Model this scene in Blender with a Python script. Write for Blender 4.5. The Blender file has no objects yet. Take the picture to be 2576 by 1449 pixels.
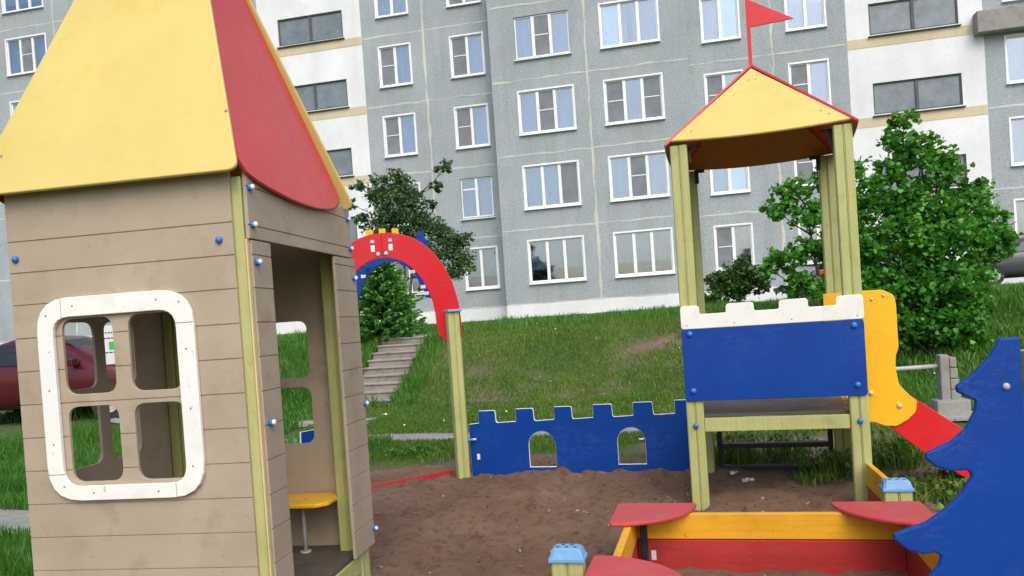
import bpy, bmesh, math, random
import numpy as np
from math import sin, cos, pi, radians, sqrt
from mathutils import Vector, Matrix, Euler
random.seed(7); RNG = np.random.default_rng(11)
SC = bpy.context.scene
COL = SC.collection

# ------------------------------------------------------------------ camera
cam_d = bpy.data.cameras.new('camera'); cam = bpy.data.objects.new('camera', cam_d); COL.objects.link(cam)
SC.camera = cam
cam_d.sensor_width = 36.0; cam_d.lens = 1950/2576*36
cam_d.shift_y = 120/2576
cam_d.clip_start = 0.05; cam_d.clip_end = 3000
P_, R_ = radians(-1.0), math.atan(.068)
fw = Vector((0, cos(P_), sin(P_))); rr = Vector((1, 0, 0)); uu = rr.cross(fw)
r2 = rr*cos(R_) - uu*sin(R_); u2 = rr*sin(R_) + uu*cos(R_)
cam.matrix_world = Matrix(((r2.x, u2.x, -fw.x, 0), (r2.y, u2.y, -fw.y, 0), (r2.z, u2.z, -fw.z, 1.6), (0, 0, 0, 1)))
# ------------------------------------------------------------------ world, sun, exposure
W = bpy.data.worlds.new('World'); SC.world = W; W.use_nodes = True
SUN_EL, SUN_AZ = radians(48), radians(168)      # azimuth clockwise from +Y (north)
nt = W.node_tree; nt.nodes.clear()
sky = nt.nodes.new('ShaderNodeTexSky'); sky.sky_type = 'NISHITA'; sky.sun_disc = False
sky.sun_elevation = SUN_EL; sky.sun_rotation = SUN_AZ; sky.dust_density = 4.0; sky.air_density = 1.0; sky.ozone_density = 1.0
bg = nt.nodes.new('ShaderNodeBackground'); bg.inputs[1].default_value = 0.15
wo = nt.nodes.new('ShaderNodeOutputWorld')
nt.links.new(sky.outputs[0], bg.inputs[0]); nt.links.new(bg.outputs[0], wo.inputs[0])
sd = bpy.data.lights.new('sun', 'SUN'); sd.energy = 1.0; sd.angle = radians(60); sd.color = (1, .97, .93)
so = bpy.data.objects.new('sun', sd); COL.objects.link(so)
sdir = Vector((sin(SUN_AZ)*cos(SUN_EL), cos(SUN_AZ)*cos(SUN_EL), sin(SUN_EL)))
so.rotation_euler = sdir.to_track_quat('Z', 'Y').to_euler(); so.location = (0, -10, 30)
SC.view_settings.view_transform = 'Standard'; SC.view_settings.look = 'None'
SC.view_settings.gamma = 1; SC.view_settings.exposure = 0.5

# ------------------------------------------------------------------ materials
def new_mat(name):
    m = bpy.data.materials.new(name); m.use_nodes = True
    n = m.node_tree.nodes; b = n['Principled BSDF']
    return m, n, m.node_tree.links, b
def N(n, t, **k):
    x = n.new(t)
    for a, v in k.items(): setattr(x, a, v)
    return x
def noise(n, l, co, scale, detail=4, rough=.55, sx=None):
    t = N(n, 'ShaderNodeTexNoise'); t.inputs['Scale'].default_value = scale; t.inputs['Detail'].default_value = detail
    t.inputs['Roughness'].default_value = rough
    if sx:
        mp = N(n, 'ShaderNodeMapping'); mp.inputs['Scale'].default_value = sx; l.new(co, mp.inputs[0]); l.new(mp.outputs[0], t.inputs[0])
    else: l.new(co, t.inputs[0])
    return t.outputs[0]
def ramp(n, l, fac, stops):
    r = N(n, 'ShaderNodeValToRGB'); l.new(fac, r.inputs[0]); e = r.color_ramp.elements
    while len(e) < len(stops): e.new(.5)
    for i, (p, c) in enumerate(stops):
        e[i].position = p; e[i].color = (*c, 1) if len(c) == 3 else c
    return r.outputs[0]
def mix(n, l, fac, a, b, mode='MIX'):
    x = N(n, 'ShaderNodeMix', data_type='RGBA', blend_type=mode)
    for s, v in ((0, fac), (6, a), (7, b)):
        if isinstance(v, (int, float)): x.inputs[s].default_value = v
        elif isinstance(v, tuple): x.inputs[s].default_value = (*v, 1) if len(v) == 3 else v
        else: l.new(v, x.inputs[s])
    return x.outputs[2]
def bump(n, l, b, h, strength=.3, dist=.01):
    x = N(n, 'ShaderNodeBump'); x.inputs['Strength'].default_value = strength; x.inputs['Distance'].default_value = dist
    l.new(h, x.inputs['Height']); l.new(x.outputs[0], b.inputs['Normal']); return x
def mul(c, k): return tuple(min(1, v*k) for v in c)
def panel_mat(name, col, stain=(.1, .08, .05), stain_amt=.35, rough=.42, var=.12, spots=0., grain=0, streak=False, coat=0, bs=.25, scuff=.32):
    """weathered HDPE / painted board: colour drift, stains, specks, fine surface grain"""
    m, n, l, b = new_mat(name)
    co = N(n, 'ShaderNodeTexCoord').outputs['Object']
    big = noise(n, l, co, 2.2, 5)
    c = ramp(n, l, big, [(.3, mul(col, 1-var)), (.7, mul(col, 1+var))])
    if stain_amt:
        s = noise(n, l, co, 5.5, 6, .62, (1, 1, .45) if streak else None)
        f = ramp(n, l, s, [(.54, (0, 0, 0)), (.78, (stain_amt,)*3)])
        c = mix(n, l, f, c, stain)
    if spots:
        v = N(n, 'ShaderNodeTexNoise'); v.inputs['Scale'].default_value = 34; v.inputs['Detail'].default_value = 2; l.new(co, v.inputs[0])
        f = ramp(n, l, v.outputs[0], [(.70, (0, 0, 0)), (.76, (spots,)*3)])
        c = mix(n, l, f, c, stain)
    if scuff:
        a_ = noise(n, l, co, 3.3, 8, .8, (1, 1, 2.6)); b_ = noise(n, l, co, 1.7, 3)
        f = ramp(n, l, a_, [(.486, (0, 0, 0)), (.495, (1,)*3), (.502, (0, 0, 0))])
        k_ = ramp(n, l, b_, [(.50, (0, 0, 0)), (.62, (scuff,)*3)])
        c = mix(n, l, mix(n, l, 1.0, f, k_, 'MULTIPLY'), c, tuple(v*.5+.22 for v in col))
    if grain:
        g = noise(n, l, co, 30, 4, .6, (1, 1, .04) if grain == 1 else (.04, 1, 1))
        f = ramp(n, l, g, [(.45, (0, 0, 0)), (.7, (.35,)*3)])
        c = mix(n, l, f, c, mul(col, .6))
    l.new(c, b.inputs['Base Color'])
    r = noise(n, l, co, 9, 4)
    rr_ = N(n, 'ShaderNodeMapRange'); rr_.inputs[3].default_value = rough-.08; rr_.inputs[4].default_value = rough+.14; l.new(r, rr_.inputs[0]); l.new(rr_.outputs[0], b.inputs['Roughness'])
    fine = noise(n, l, co, 260, 3)
    bump(n, l, b, fine, bs, .0015)
    b.inputs['Coat Weight'].default_value = coat
    return m
M = {}
M['taupe'] = panel_mat('taupe_panel', (.385, .318, .235), (.22, .155, .10), .55, .5, .12, .7)
M['taupe_in'] = M['taupe']
M['white_b'] = panel_mat('white_board', (.78, .80, .76), (.30, .27, .16), .28, .38, .04, .6)
M['yellow_pale'] = panel_mat('pale_yellow_board', (.60, .485, .15), (.58, .40, .05), .6, .42, .05, .25, bs=.15)  # roof boards: paler, less saturated than the plain yellow
M['yellow_shade'] = panel_mat('shade_darkened_yellow_board', (.42, .17, .015), (.2, .08, .01), .4, .5, .1)  # back tower roof board: shade under the roof painted in as orange-brown
M['yellow'] = panel_mat('yellow_board', (.82, .45, .012), (.45, .22, .01), .3, .32, .07, .35)
M['yellow_w'] = panel_mat('yellow_painted_wood', (.74, .36, .015), (.28, .13, .02), .5, .45, .12, .5, grain=2)
M['red'] = panel_mat('red_board', (.60, .012, .02), (.35, .01, .01), .3, .3, .05, bs=.15)
M['red_f'] = panel_mat('faded_red_board', (.56, .045, .055), (.46, .07, .07), .35, .32, .05, bs=.12)
M['red_w'] = panel_mat('red_painted_wood', (.40, .028, .025), (.12, .03, .02), .55, .5, .12, .4, grain=2)
M['red_s'] = panel_mat('worn_red_seat', (.46, .045, .055), (.24, .15, .11), .7, .42, .10, .6)
M['blue'] = panel_mat('blue_board', (.0008, .045, .275), (.002, .055, .26), .4, .46, .1, bs=.15)
M['blue'].node_tree.nodes['Principled BSDF'].inputs['Specular IOR Level'].default_value = .25
M['blue_l'] = panel_mat('light_blue_plastic', (.14, .34, .60), (.42, .55, .68), .6, .5, .10, .5)
M['blue_c'] = panel_mat('blue_bolt_cap', (.02, .16, .52), (.05, .1, .2), 0, .3, .05)
M['white_c'] = panel_mat('white_plastic', (.78, .80, .80), (.3, .27, .2), .2, .35, .03)
M['green_p'] = panel_mat('pale_green_post', (.42, .44, .17), (.17, .18, .07), .45, .5, .10, .35, grain=1)
M['wood'] = panel_mat('pale_wood_edge', (.62, .50, .27), (.2, .15, .06), .3, .55, .1, .2, grain=1)
M['deck'] = panel_mat('dark_deck_wood', (.085, .068, .055), (.24, .18, .13), .7, .6, .3, .3, grain=2)
M['metal'] = panel_mat('galvanised_metal', (.42, .43, .44), (.2, .15, .1), .3, .35, .1); 
M['dark_m'] = panel_mat('dark_painted_metal', (.012, .016, .018), (.05, .04, .03), .3, .45, .1)
M['conc'] = panel_mat('weathered_concrete', (.27, .27, .25), (.10, .11, .08), .7, .9, .18, .6, bs=.6)
M['conc_s'] = panel_mat('step_concrete', (.25, .21, .18), (.09, .075, .06), .8, .9, .2, .7, bs=.6)
M['litter'] = panel_mat('white_paper', (.7, .72, .74), (.3, .3, .3), .3, .8, .05)
M['screw'] = panel_mat('grey_screw', (.22, .21, .19), (.1, .1, .1), 0, .4, .05)
M['green_x'] = panel_mat('green_print', (.03, .5, .05), (.1, .1, .1), 0, .6, .02)
M['ink'] = panel_mat('dark_print', (.08, .08, .09), (.1, .1, .1), 0, .7, .02)

def sand_mat():
    m, n, l, b = new_mat('damp_brown_sand')
    co = N(n, 'ShaderNodeTexCoord').outputs['Object']
    c = ramp(n, l, noise(n, l, co, 1.1, 6, .62), [(.28, (.235, .130, .076)), (.5, (.34, .20, .125)), (.75, (.45, .295, .195))])
    s = ramp(n, l, noise(n, l, co, 9, 8, .75, (1, 1.6, 1)), [(.50, (0, 0, 0)), (.62, (.6,)*3)])
    c = mix(n, l, s, c, (.125, .063, .035))
    sp = ramp(n, l, noise(n, l, co, 70, 2), [(.74, (0, 0, 0)), (.77, (.8,)*3)])
    c = mix(n, l, sp, c, (.36, .29, .22))
    l.new(c, b.inputs['Base Color']); b.inputs['Roughness'].default_value = .95
    h = N(n, 'ShaderNodeMath', operation='ADD'); l.new(noise(n, l, co, 28, 6, .7), h.inputs[0]); l.new(noise(n, l, co, 300, 3), h.inputs[1])
    bump(n, l, b, h.outputs[0], 1.0, .035)
    return m
M['sand'] = sand_mat()
def ground_mat():
    m, n, l, b = new_mat('lawn_soil')
    co = N(n, 'ShaderNodeTexCoord').outputs['Object']
    g = ramp(n, l, noise(n, l, co, .9, 7, .65), [(.3, (.035, .08, .013)), (.55, (.075, .14, .024)), (.75, (.14, .17, .045))])
    f = ramp(n, l, noise(n, l, co, 22, 6, .75), [(.4, (0, 0, 0)), (.65, (.75,)*3)])
    g = mix(n, l, f, g, (.025, .045, .012))
    e = ramp(n, l, noise(n, l, co, 1.6, 6, .65), [(.3, (.13, .085, .06)), (.7, (.26, .18, .14))])
    e2 = ramp(n, l, noise(n, l, co, 16, 5, .7), [(.45, (0, 0, 0)), (.7, (.5,)*3)]); e = mix(n, l, e2, e, (.09, .06, .04))
    at = N(n, 'ShaderNodeAttribute', attribute_name='soil')
    c = mix(n, l, at.outputs['Fac'], g, e)
    l.new(c, b.inputs['Base Color']); b.inputs['Roughness'].default_value = .95
    bump(n, l, b, noise(n, l, co, 25, 6, .7), .9, .04)
    return m
M['ground'] = ground_mat()
def leaf_mat(name, c0, c1, c2, trans=.35, rough=.45):
    m, n, l, b = new_mat(name)
    at = N(n, 'ShaderNodeAttribute', attribute_name='rnd')
    c = ramp(n, l, at.outputs['Fac'], [(0, c0), (.5, c1), (1, c2)])
    l.new(c, b.inputs['Base Color']); b.inputs['Roughness'].default_value = rough
    b.inputs['Specular IOR Level'].default_value = .35
    t = N(n, 'ShaderNodeBsdfTranslucent'); l.new(mix(n, l, .5, c, (.16, .30, .02)), t.inputs[0])
    ms = N(n, 'ShaderNodeMixShader'); ms.inputs[0].default_value = trans
    l.new(b.outputs[0], ms.inputs[1]); l.new(t.outputs[0], ms.inputs[2])
    l.new(ms.outputs[0], n['Material Output'].inputs[0])
    return m
M['grass'] = leaf_mat('grass_blades', (.045, .11, .015), (.11, .22, .03), (.25, .30, .07), .3, .5)
M['grass_l'] = leaf_mat('lush_grass_blades', (.032, .125, .015), (.075, .23, .028), (.17, .33, .05), .35, .4)
M['maple'] = leaf_mat('maple_leaves', (.030, .15, .020), (.070, .29, .034), (.20, .46, .055), .35, .35)
M['rowan'] = leaf_mat('rowan_leaves', (.034, .085, .038), (.07, .15, .055), (.14, .24, .085), .25, .4)
M['shrub'] = leaf_mat('shrub_leaves', (.026, .085, .024), (.05, .13, .03), (.10, .19, .045), .3, .4)
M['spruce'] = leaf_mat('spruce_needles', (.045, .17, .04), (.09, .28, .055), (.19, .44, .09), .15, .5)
M['bark'] = panel_mat('bark', (.055, .045, .035), (.02, .018, .014), .6, .9, .2, .3, grain=1, bs=.8)
M['bark_s'] = panel_mat('pale_twig_bark', (.13, .11, .08), (.05, .04, .03), .4, .9, .2)

def facade_mat(name, col, dark, light, streaks=.8, pebbles=1.0):
    m, n, l, b = new_mat(name)
    co = N(n, 'ShaderNodeTexCoord').outputs['Object']
    c = ramp(n, l, noise(n, l, co, .55, 6, .6), [(.3, mul(col, .88)), (.7, mul(col, 1.08))])
    s = ramp(n, l, noise(n, l, co, 1.0, 6, .65, (1.6, 1, .22)), [(.5, (0, 0, 0)), (.8, (streaks,)*3)])
    c = mix(n, l, s, c, dark)
    s = ramp(n, l, noise(n, l, co, 1.3, 6, .7, (1, 1, .5)), [(.58, (0, 0, 0)), (.78, (.5,)*3)])
    c = mix(n, l, s, c, light)
    p = ramp(n, l, noise(n, l, co, 11, 7, .85, (1, 1, 1.9)), [(.44, (0, 0, 0)), (.60, (.52*pebbles,)*3)])
    c = mix(n, l, p, c, mul(dark, .72))
    l.new(c, b.inputs['Base Color']); b.inputs['Roughness'].default_value = .9
    bump(n, l, b, noise(n, l, co, 10, 8, .85, (1, 1, 1.9)), .8*pebbles+.1, .05)
    return m
M['grey_f'] = facade_mat('grey_pebble_render', (.41, .47, .505), (.29, .325, .335), (.48, .53, .555))
M['white_f'] = facade_mat('white_plaster', (.74, .77, .80), (.52, .53, .52), (.82, .85, .88), .35, .25)
M['cream'] = facade_mat('cream_band', (.60, .53, .36), (.40, .36, .26), (.68, .64, .52), .4, .3)
M['joint'] = facade_mat('joint_sealant', (.60, .60, .55), (.40, .41, .38), (.72, .72, .68), .8, .5)
M['frame_w'] = panel_mat('white_window_plastic', (.80, .82, .84), (.45, .45, .43), .15, .35, .03)
M['frame_d'] = panel_mat('dark_window_wood', (.075, .085, .085), (.2, .2, .18), .4, .7, .15)
M['net'] = panel_mat('grey_insect_net', (.17, .195, .22), (.11, .125, .14), .4, .7, .15)
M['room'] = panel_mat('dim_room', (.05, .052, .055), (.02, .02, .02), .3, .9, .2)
def curtain_mat():
    m, n, l, b = new_mat('sheer_curtain')
    co = N(n, 'ShaderNodeTexCoord').outputs['Object']
    w = noise(n, l, co, 9, 3, .5, (1.0, 1, .05))
    l.new(ramp(n, l, w, [(.3, (.13, .17, .22)), (.7, (.21, .26, .33))]), b.inputs['Base Color'])
    b.inputs['Roughness'].default_value = .9
    return m
M['curtain'] = curtain_mat()
M['curtain_d'] = panel_mat('brown_curtain', (.16, .12, .10), (.08, .06, .05), .5, .9, .2, grain=1)
def glass_mat(name, gl=.24, tint=(.75, .85, .92)):
    m, n, l, b = new_mat(name)
    t = N(n, 'ShaderNodeBsdfTransparent'); t.inputs[0].default_value = (*tint, 1)
    g = N(n, 'ShaderNodeBsdfGlossy'); g.inputs['Roughness'].default_value = .04; g.inputs[0].default_value = (.85, .92, 1, 1)
    co = N(n, 'ShaderNodeTexCoord').outputs['Object']
    bp = N(n, 'ShaderNodeBump'); bp.inputs['Strength'].default_value = .12; bp.inputs['Distance'].default_value = .02
    l.new(noise(n, l, co, 1.7, 2), bp.inputs['Height']); l.new(bp.outputs[0], g.inputs['Normal'])
    ms = N(n, 'ShaderNodeMixShader'); ms.inputs[0].default_value = gl
    l.new(t.outputs[0], ms.inputs[1]); l.new(g.outputs[0], ms.inputs[2]); l.new(ms.outputs[0], n['Material Output'].inputs[0])
    return m
M['glass'] = glass_mat('window_glass')
M['glass_f'] = panel_mat('dusty_stair_glass', (.16, .20, .225), (.30, .32, .33), .4, .15, .2)
M['car_glass'] = panel_mat('car_glass', (.012, .016, .02), (.02, .02, .02), 0, .08, .1, bs=0)
def car_mat(name, col):
    m, n, l, b = new_mat(name); b.inputs['Base Color'].default_value = (*col, 1); b.inputs['Roughness'].default_value = .3
    b.inputs['Metallic'].default_value = .25; b.inputs['Coat Weight'].default_value = .35; b.inputs['Coat Roughness'].default_value = .06
    return m
M['car_red'] = car_mat('dark_red_car_paint', (.085, .004, .010)); M['car_grey'] = car_mat('dark_grey_car_paint', (.045, .052, .065))
M['rubber'] = panel_mat('rubber', (.02, .02, .02), (.05, .04, .03), .3, .8, .1)
M['lamp_r'] = panel_mat('red_lamp_plastic', (.5, .04, .02), (.1, .0, .0), 0, .2, .05)
M['lamp_w'] = panel_mat('clear_lamp_plastic', (.7, .7, .72), (.1, .1, .1), 0, .15, .05)

# ------------------------------------------------------------------ object helpers
def link(name, me, parent=None, mats=()):
    o = bpy.data.objects.new(name, me); COL.objects.link(o)
    for m in mats: me.materials.append(m)
    if parent: o.parent = parent
    return o
def thing(name, label, cat, loc=(0, 0, 0), rz=0, group=None):
    o = bpy.data.objects.new(name, None); COL.objects.link(o); o.empty_display_size = .2
    o.location = loc; o.rotation_euler = (0, 0, rz); o['label'] = label; o['category'] = cat
    if group: o['group'] = group
    return o
def tag(o, label, cat, group=None, kind=None):
    if label: o['label'] = label
    if cat: o['category'] = cat
    if group: o['group'] = group
    if kind: o['kind'] = kind
    return o
def finish(bm, name, parent, mats, smooth=False, norm=True):
    if norm: bmesh.ops.recalc_face_normals(bm, faces=bm.faces)
    me = bpy.data.meshes.new(name); bm.to_mesh(me); bm.free()
    if smooth: me.shade_smooth()
    return link(name, me, parent, mats if isinstance(mats, (list, tuple)) else [mats])
def add_box(bm, x0, x1, y0, y1, z0, z1, bev=0, mi=0, mat=None):
    vs = [bm.verts.new((x, y, z)) for x in (x0, x1) for y in (y0, y1) for z in (z0, z1)]
    fs = [bm.faces.new([vs[i] for i in q]) for q in ((0, 1, 3, 2), (4, 6, 7, 5), (0, 4, 5, 1), (2, 3, 7, 6), (0, 2, 6, 4), (1, 5, 7, 3))]
    bmesh.ops.recalc_face_normals(bm, faces=fs)
    for f in fs: f.material_index = mi
    out = vs
    if bev:
        es = list({e for f in fs for e in f.edges})
        r = bmesh.ops.bevel(bm, geom=es, offset=bev, segments=2, affect='EDGES', profile=.6)
        for f in r['faces']: f.material_index = mi
        out = list({v for f in r['faces'] for v in f.verts})
    if mat is not None: bmesh.ops.transform(bm, matrix=mat, verts=[v for v in out if v.is_valid])
    return out
def box_obj(name, b, parent, m, bev=.004, mat=None):
    bm = bmesh.new(); add_box(bm, *b, bev=bev, mat=mat); return finish(bm, name, parent, m)
def add_tube(bm, pts, rad, seg=8, mi=0, cap=True):
    pts = [Vector(p) for p in pts]; rad = rad if isinstance(rad, (list, tuple)) else [rad]*len(pts)
    rings = []; up = Vector((0, 0, 1))
    for i, p in enumerate(pts):
        d = (pts[min(i+1, len(pts)-1)] - pts[max(i-1, 0)]).normalized()
        a = d.cross(up) if abs(d.dot(up)) < .95 else d.cross(Vector((1, 0, 0)))
        a.normalize(); b = d.cross(a)
        rings.append([bm.verts.new(p + (a*cos(t)+b*sin(t))*rad[i]) for t in [2*pi*k/seg for k in range(seg)]])
    for r, s in zip(rings, rings[1:]):
        for k in range(seg):
            f = bm.faces.new((r[k], r[(k+1) % seg], s[(k+1) % seg], s[k])); f.material_index = mi; f.smooth = True
    if cap:
        for r in (rings[0], rings[-1]):
            try: bm.faces.new(r).material_index = mi
            except ValueError: pass
def add_dome(bm, c, ax, r, h, seg=12, mi=0, stem=0.0):
    ax = Vector(ax).normalized(); c = Vector(c)
    pts = []; rs = []
    if stem: pts.append(c); rs.append(r)
    for t in (0, 20, 40, 60, 75, 88):
        pts.append(c + ax*(stem + h*sin(radians(t)))); rs.append(r*cos(radians(t)))
    add_tube(bm, pts, rs, seg, mi)
def domes(name, lst, parent, m, r, h, mat=None, seg=10, stem=0.0):
    for c, ax_ in lst:
        bm = bmesh.new(); add_dome(bm, c, ax_, r, h, seg, stem=stem)
        if mat is not None: bmesh.ops.transform(bm, matrix=mat, verts=bm.verts)
        finish(bm, name, parent, m)
def rounded(pts, rad):
    """round the corners of a 2D polygon; rad is a number or one per corner"""
    out = []; n = len(pts)
    for i in range(n):
        r = rad[i] if isinstance(rad, (list, tuple)) else rad
        p, a, b = Vector(pts[i]), Vector(pts[i-1]), Vector(pts[(i+1) % n])
        if r <= 0: out.append(tuple(p)); continue
        da, db = (a-p), (b-p); la, lb = da.length, db.length; da.normalize(); db.normalize()
        ang = math.acos(max(-1, min(1, da.dot(db))))
        t = min(r/math.tan(ang/2), la*.49, lb*.49)
        q0, q1 = p+da*t, p+db*t
        for k in range(6):
            s = k/5; out.append(tuple((q0*(1-s)**2 + p*2*s*(1-s) + q1*s*s)))
    return out
def rrect(x0, x1, y0, y1, r): return rounded([(x0, y0), (x1, y0), (x1, y1), (x0, y1)], r)
def board_mesh(outline, holes=(), th=.018, bev=.004, grooves=(), gw=.006, gd=.006):
    """flat routed board standing in local x/z, thickness along +y from 0"""
    cu = bpy.data.curves.new('c', 'CURVE'); cu.dimensions = '2D'; cu.fill_mode = 'BOTH'
    cu.extrude = th/2-bev; cu.bevel_depth = bev; cu.bevel_resolution = 2; cu.offset = -bev
    for lp in [outline]+list(holes):
        s = cu.splines.new('POLY'); s.points.add(len(lp)-1); s.use_cyclic_u = True
        for i, p in enumerate(lp): s.points[i].co = (p[0], p[1], 0, 1)
    o = bpy.data.objects.new('c', cu); COL.objects.link(o)
    dg = bpy.context.evaluated_depsgraph_get(); me = bpy.data.meshes.new_from_object(o.evaluated_get(dg)); bpy.data.objects.remove(o)
    me.materials.clear()
    bm = bmesh.new(); bm.from_mesh(me); bmesh.ops.remove_doubles(bm, verts=bm.verts, dist=1e-5)
    for v in bm.verts: v.co = Vector((v.co.x, th/2 - v.co.z, v.co.y))
    bmesh.ops.recalc_face_normals(bm, faces=bm.faces)
    for f in bm.faces: f.material_index = 0; f.smooth = False
    bm.to_mesh(me); bm.free()
    if grooves:
        xs = [p[0] for p in outline]; x0, x1 = min(xs)-.05, max(xs)+.05
        cb = bmesh.new()
        for g in grooves:
            for ya, yb in ((-.01, gd), ):
                # v-groove
                vs = []
                ys = (ya, yb) if ya < 0 else (yb, ya)
                for x in (x0, x1):
                    vs.append([cb.verts.new((x, ys[0], g-gw/2-.004)), cb.verts.new((x, ys[0], g+gw/2+.004)), cb.verts.new((x, ys[1], g+gw*.25)), cb.verts.new((x, ys[1], g-gw*.25))])
                for k in range(4): cb.faces.new((vs[0][k], vs[0][(k+1) % 4], vs[1][(k+1) % 4], vs[1][k]))
                cb.faces.new(vs[0]); cb.faces.new(vs[1])
        bmesh.ops.recalc_face_normals(cb, faces=cb.faces)
        cm = bpy.data.meshes.new('cut'); cb.to_mesh(cm); cb.free()
        a = bpy.data.objects.new('a', me); b = bpy.data.objects.new('b', cm); COL.objects.link(a); COL.objects.link(b)
        md = a.modifiers.new('b', 'BOOLEAN'); md.object = b; md.operation = 'DIFFERENCE'; md.solver = 'EXACT'
        dg = bpy.context.evaluated_depsgraph_get(); me2 = bpy.data.meshes.new_from_object(a.evaluated_get(dg))
        bpy.data.objects.remove(a); bpy.data.objects.remove(b)
        if len(me2.polygons) > 10: me = me2
    return me
def board(name, outline, parent, m, holes=(), th=.018, bev=.004, grooves=(), mat=None, edge=None, gw=.006):
    me = board_mesh(outline, holes, th, bev, grooves, gw)
    me.materials.clear()
    me.materials.append(m)
    if edge:
        me.materials.append(edge)
        for p in me.polygons:
            if abs(p.normal.y) < .8: p.material_index = 1
    if mat is not None: me.transform(mat)
    me.name = name
    return link(name, me, parent)
def plate3(name, pts, th, parent, m, edge_mi=None, bev=.003):
    """thick plate from a planar 3D polygon; thickness goes along the negative normal"""
    bm = bmesh.new(); vs = [bm.verts.new(p) for p in pts]; f = bm.faces.new(vs); bm.normal_update()
    n = f.normal.copy()
    r = bmesh.ops.extrude_face_region(bm, geom=[f])
    bmesh.ops.translate(bm, vec=-n*th, verts=[v for v in r['geom'] if isinstance(v, bmesh.types.BMVert)])
    bmesh.ops.recalc_face_normals(bm, faces=bm.faces)
    es = [e for e in bm.edges if len(e.link_faces) == 2 and e.calc_face_angle(0) > .8]
    bmesh.ops.bevel(bm, geom=es, offset=bev, segments=2, affect='EDGES', clamp_overlap=True)
    return finish(bm, name, parent, m)
def post(name, parent, x, y, z0, z1, w=.12, d=.09, double=True, mat=None, m=None):
    """profiled timber post: grooves run down its faces"""
    hw, hd = w/2, d/2; g = .006
    c = [(-hw+.008, -hd)]
    if double: c += [(-.012, -hd), (-.010, -hd+g), (-.003, -hd+g), (-.003, -hd+g*2.4), (.003, -hd+g*2.4), (.003, -hd+g), (.010, -hd+g), (.012, -hd)]
    c += [(hw-.008, -hd), (hw, -hd+.008), (hw, -.004), (hw-g, 0), (hw, .004), (hw, hd-.008), (hw-.008, hd)]
    if double: c += [(.012, hd), (.010, hd-g), (-.010, hd-g), (-.012, hd)]
    c += [(-hw+.008, hd), (-hw, hd-.008), (-hw, .004), (-hw+g, 0), (-hw, -.004), (-hw, -hd+.008)]
    bm = bmesh.new()
    a = [bm.verts.new((x+p[0], y+p[1], z0)) for p in c]; b = [bm.verts.new((x+p[0], y+p[1], z1)) for p in c]
    for k in range(len(c)): bm.faces.new((a[k], a[(k+1) % len(c)], b[(k+1) % len(c)], b[k]))
    bm.faces.new(a); bm.faces.new(b)
    if mat is not None: bmesh.ops.transform(bm, matrix=mat, verts=bm.verts)
    return finish(bm, name, parent, m or M['green_p'])

# value noise for terrain / sand
_lat = RNG.random((256, 256))
def vnoise(x, y, s=1.0):
    x = np.asarray(x, float)*s+100.3; y = np.asarray(y, float)*s+57.7
    xi = np.floor(x).astype(int); yi = np.floor(y).astype(int); fx = x-xi; fy = y-yi
    fx = fx*fx*(3-2*fx); fy = fy*fy*(3-2*fy)
    g = lambda a, b: _lat[a % 256, b % 256]
    return (g(xi, yi)*(1-fx)+g(xi+1, yi)*fx)*(1-fy)+(g(xi, yi+1)*(1-fx)+g(xi+1, yi+1)*fx)*fy
def fbm(x, y, s, o=4):
    r = 0; a = .5
    for k in range(o): r = r+a*(vnoise(x, y, s*2**k)-.5); a *= .5
    return r
BY = radians(12.)
def uv(x, y): return x*cos(BY)-y*sin(BY), x*sin(BY)+y*cos(BY)
def xy(u, v): return u*cos(BY)+v*sin(BY), -u*sin(BY)+v*cos(BY)
def sstep(a, b, x): t = np.clip((x-a)/(b-a), 0, 1); return t*t*(3-2*t)
SV = [-900, 11.4, 14.0, 15.2, 16.4, 17.3, 18.5, 21, 27, 900]; SH = [0, 0, .12, .66, 1.24, 1.42, 1.50, 1.55, 1.72, 1.8]
ST_U0, ST_U1, ST_V0, ST_V1 = -6.5, -5.5, 14.15, 16.8
def sand_mask(x, y):
    """positive inside the sand pit (metres from the edge)"""
    poly = [(-2.15, -6), (-2.2, 5.2), (-2.3, 8.9), (.2, 9.15), (1.7, 8.3), (2.6, 7.4), (3.2, 6.3), (3.1, -6)]
    x = np.asarray(x, float); y = np.asarray(y, float); d = np.full(x.shape, 9.)
    for i in range(len(poly)):
        ax, ay = poly[i]; bx, by = poly[(i+1) % len(poly)]
        nx, ny = (by-ay), -(bx-ax); L = math.hypot(nx, ny)
        d = np.minimum(d, ((x-ax)*nx+(y-ay)*ny)/L)
    return d
def hgt(x, y, cut=True):
    x = np.asarray(x, float); y = np.asarray(y, float)
    u, v = uv(x, y)
    vv = v + fbm(x, y, .35)*1.1*sstep(13, 15, v)
    h = np.interp(vv, SV, SH)
    h = h + .48*sstep(4.2, 6.5, -x)*sstep(8.2, 10.5, v)*(1-sstep(13, 15, v))
    h = h + fbm(x, y, .9)*.10*sstep(9.3, 12, v) + fbm(x, y, 2.2)*.05*sstep(5, 9, np.abs(x)+v*.5)
    sm = sand_mask(x, y)
    h = h - .16*sstep(-.05, .45, sm)
    ins = (u > ST_U0-.02) & (u < ST_U1+.02) & (v > ST_V0-.15) & (v < ST_V1+.1)
    if cut: h = np.where(ins, h-.22, h)
    return h
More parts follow.
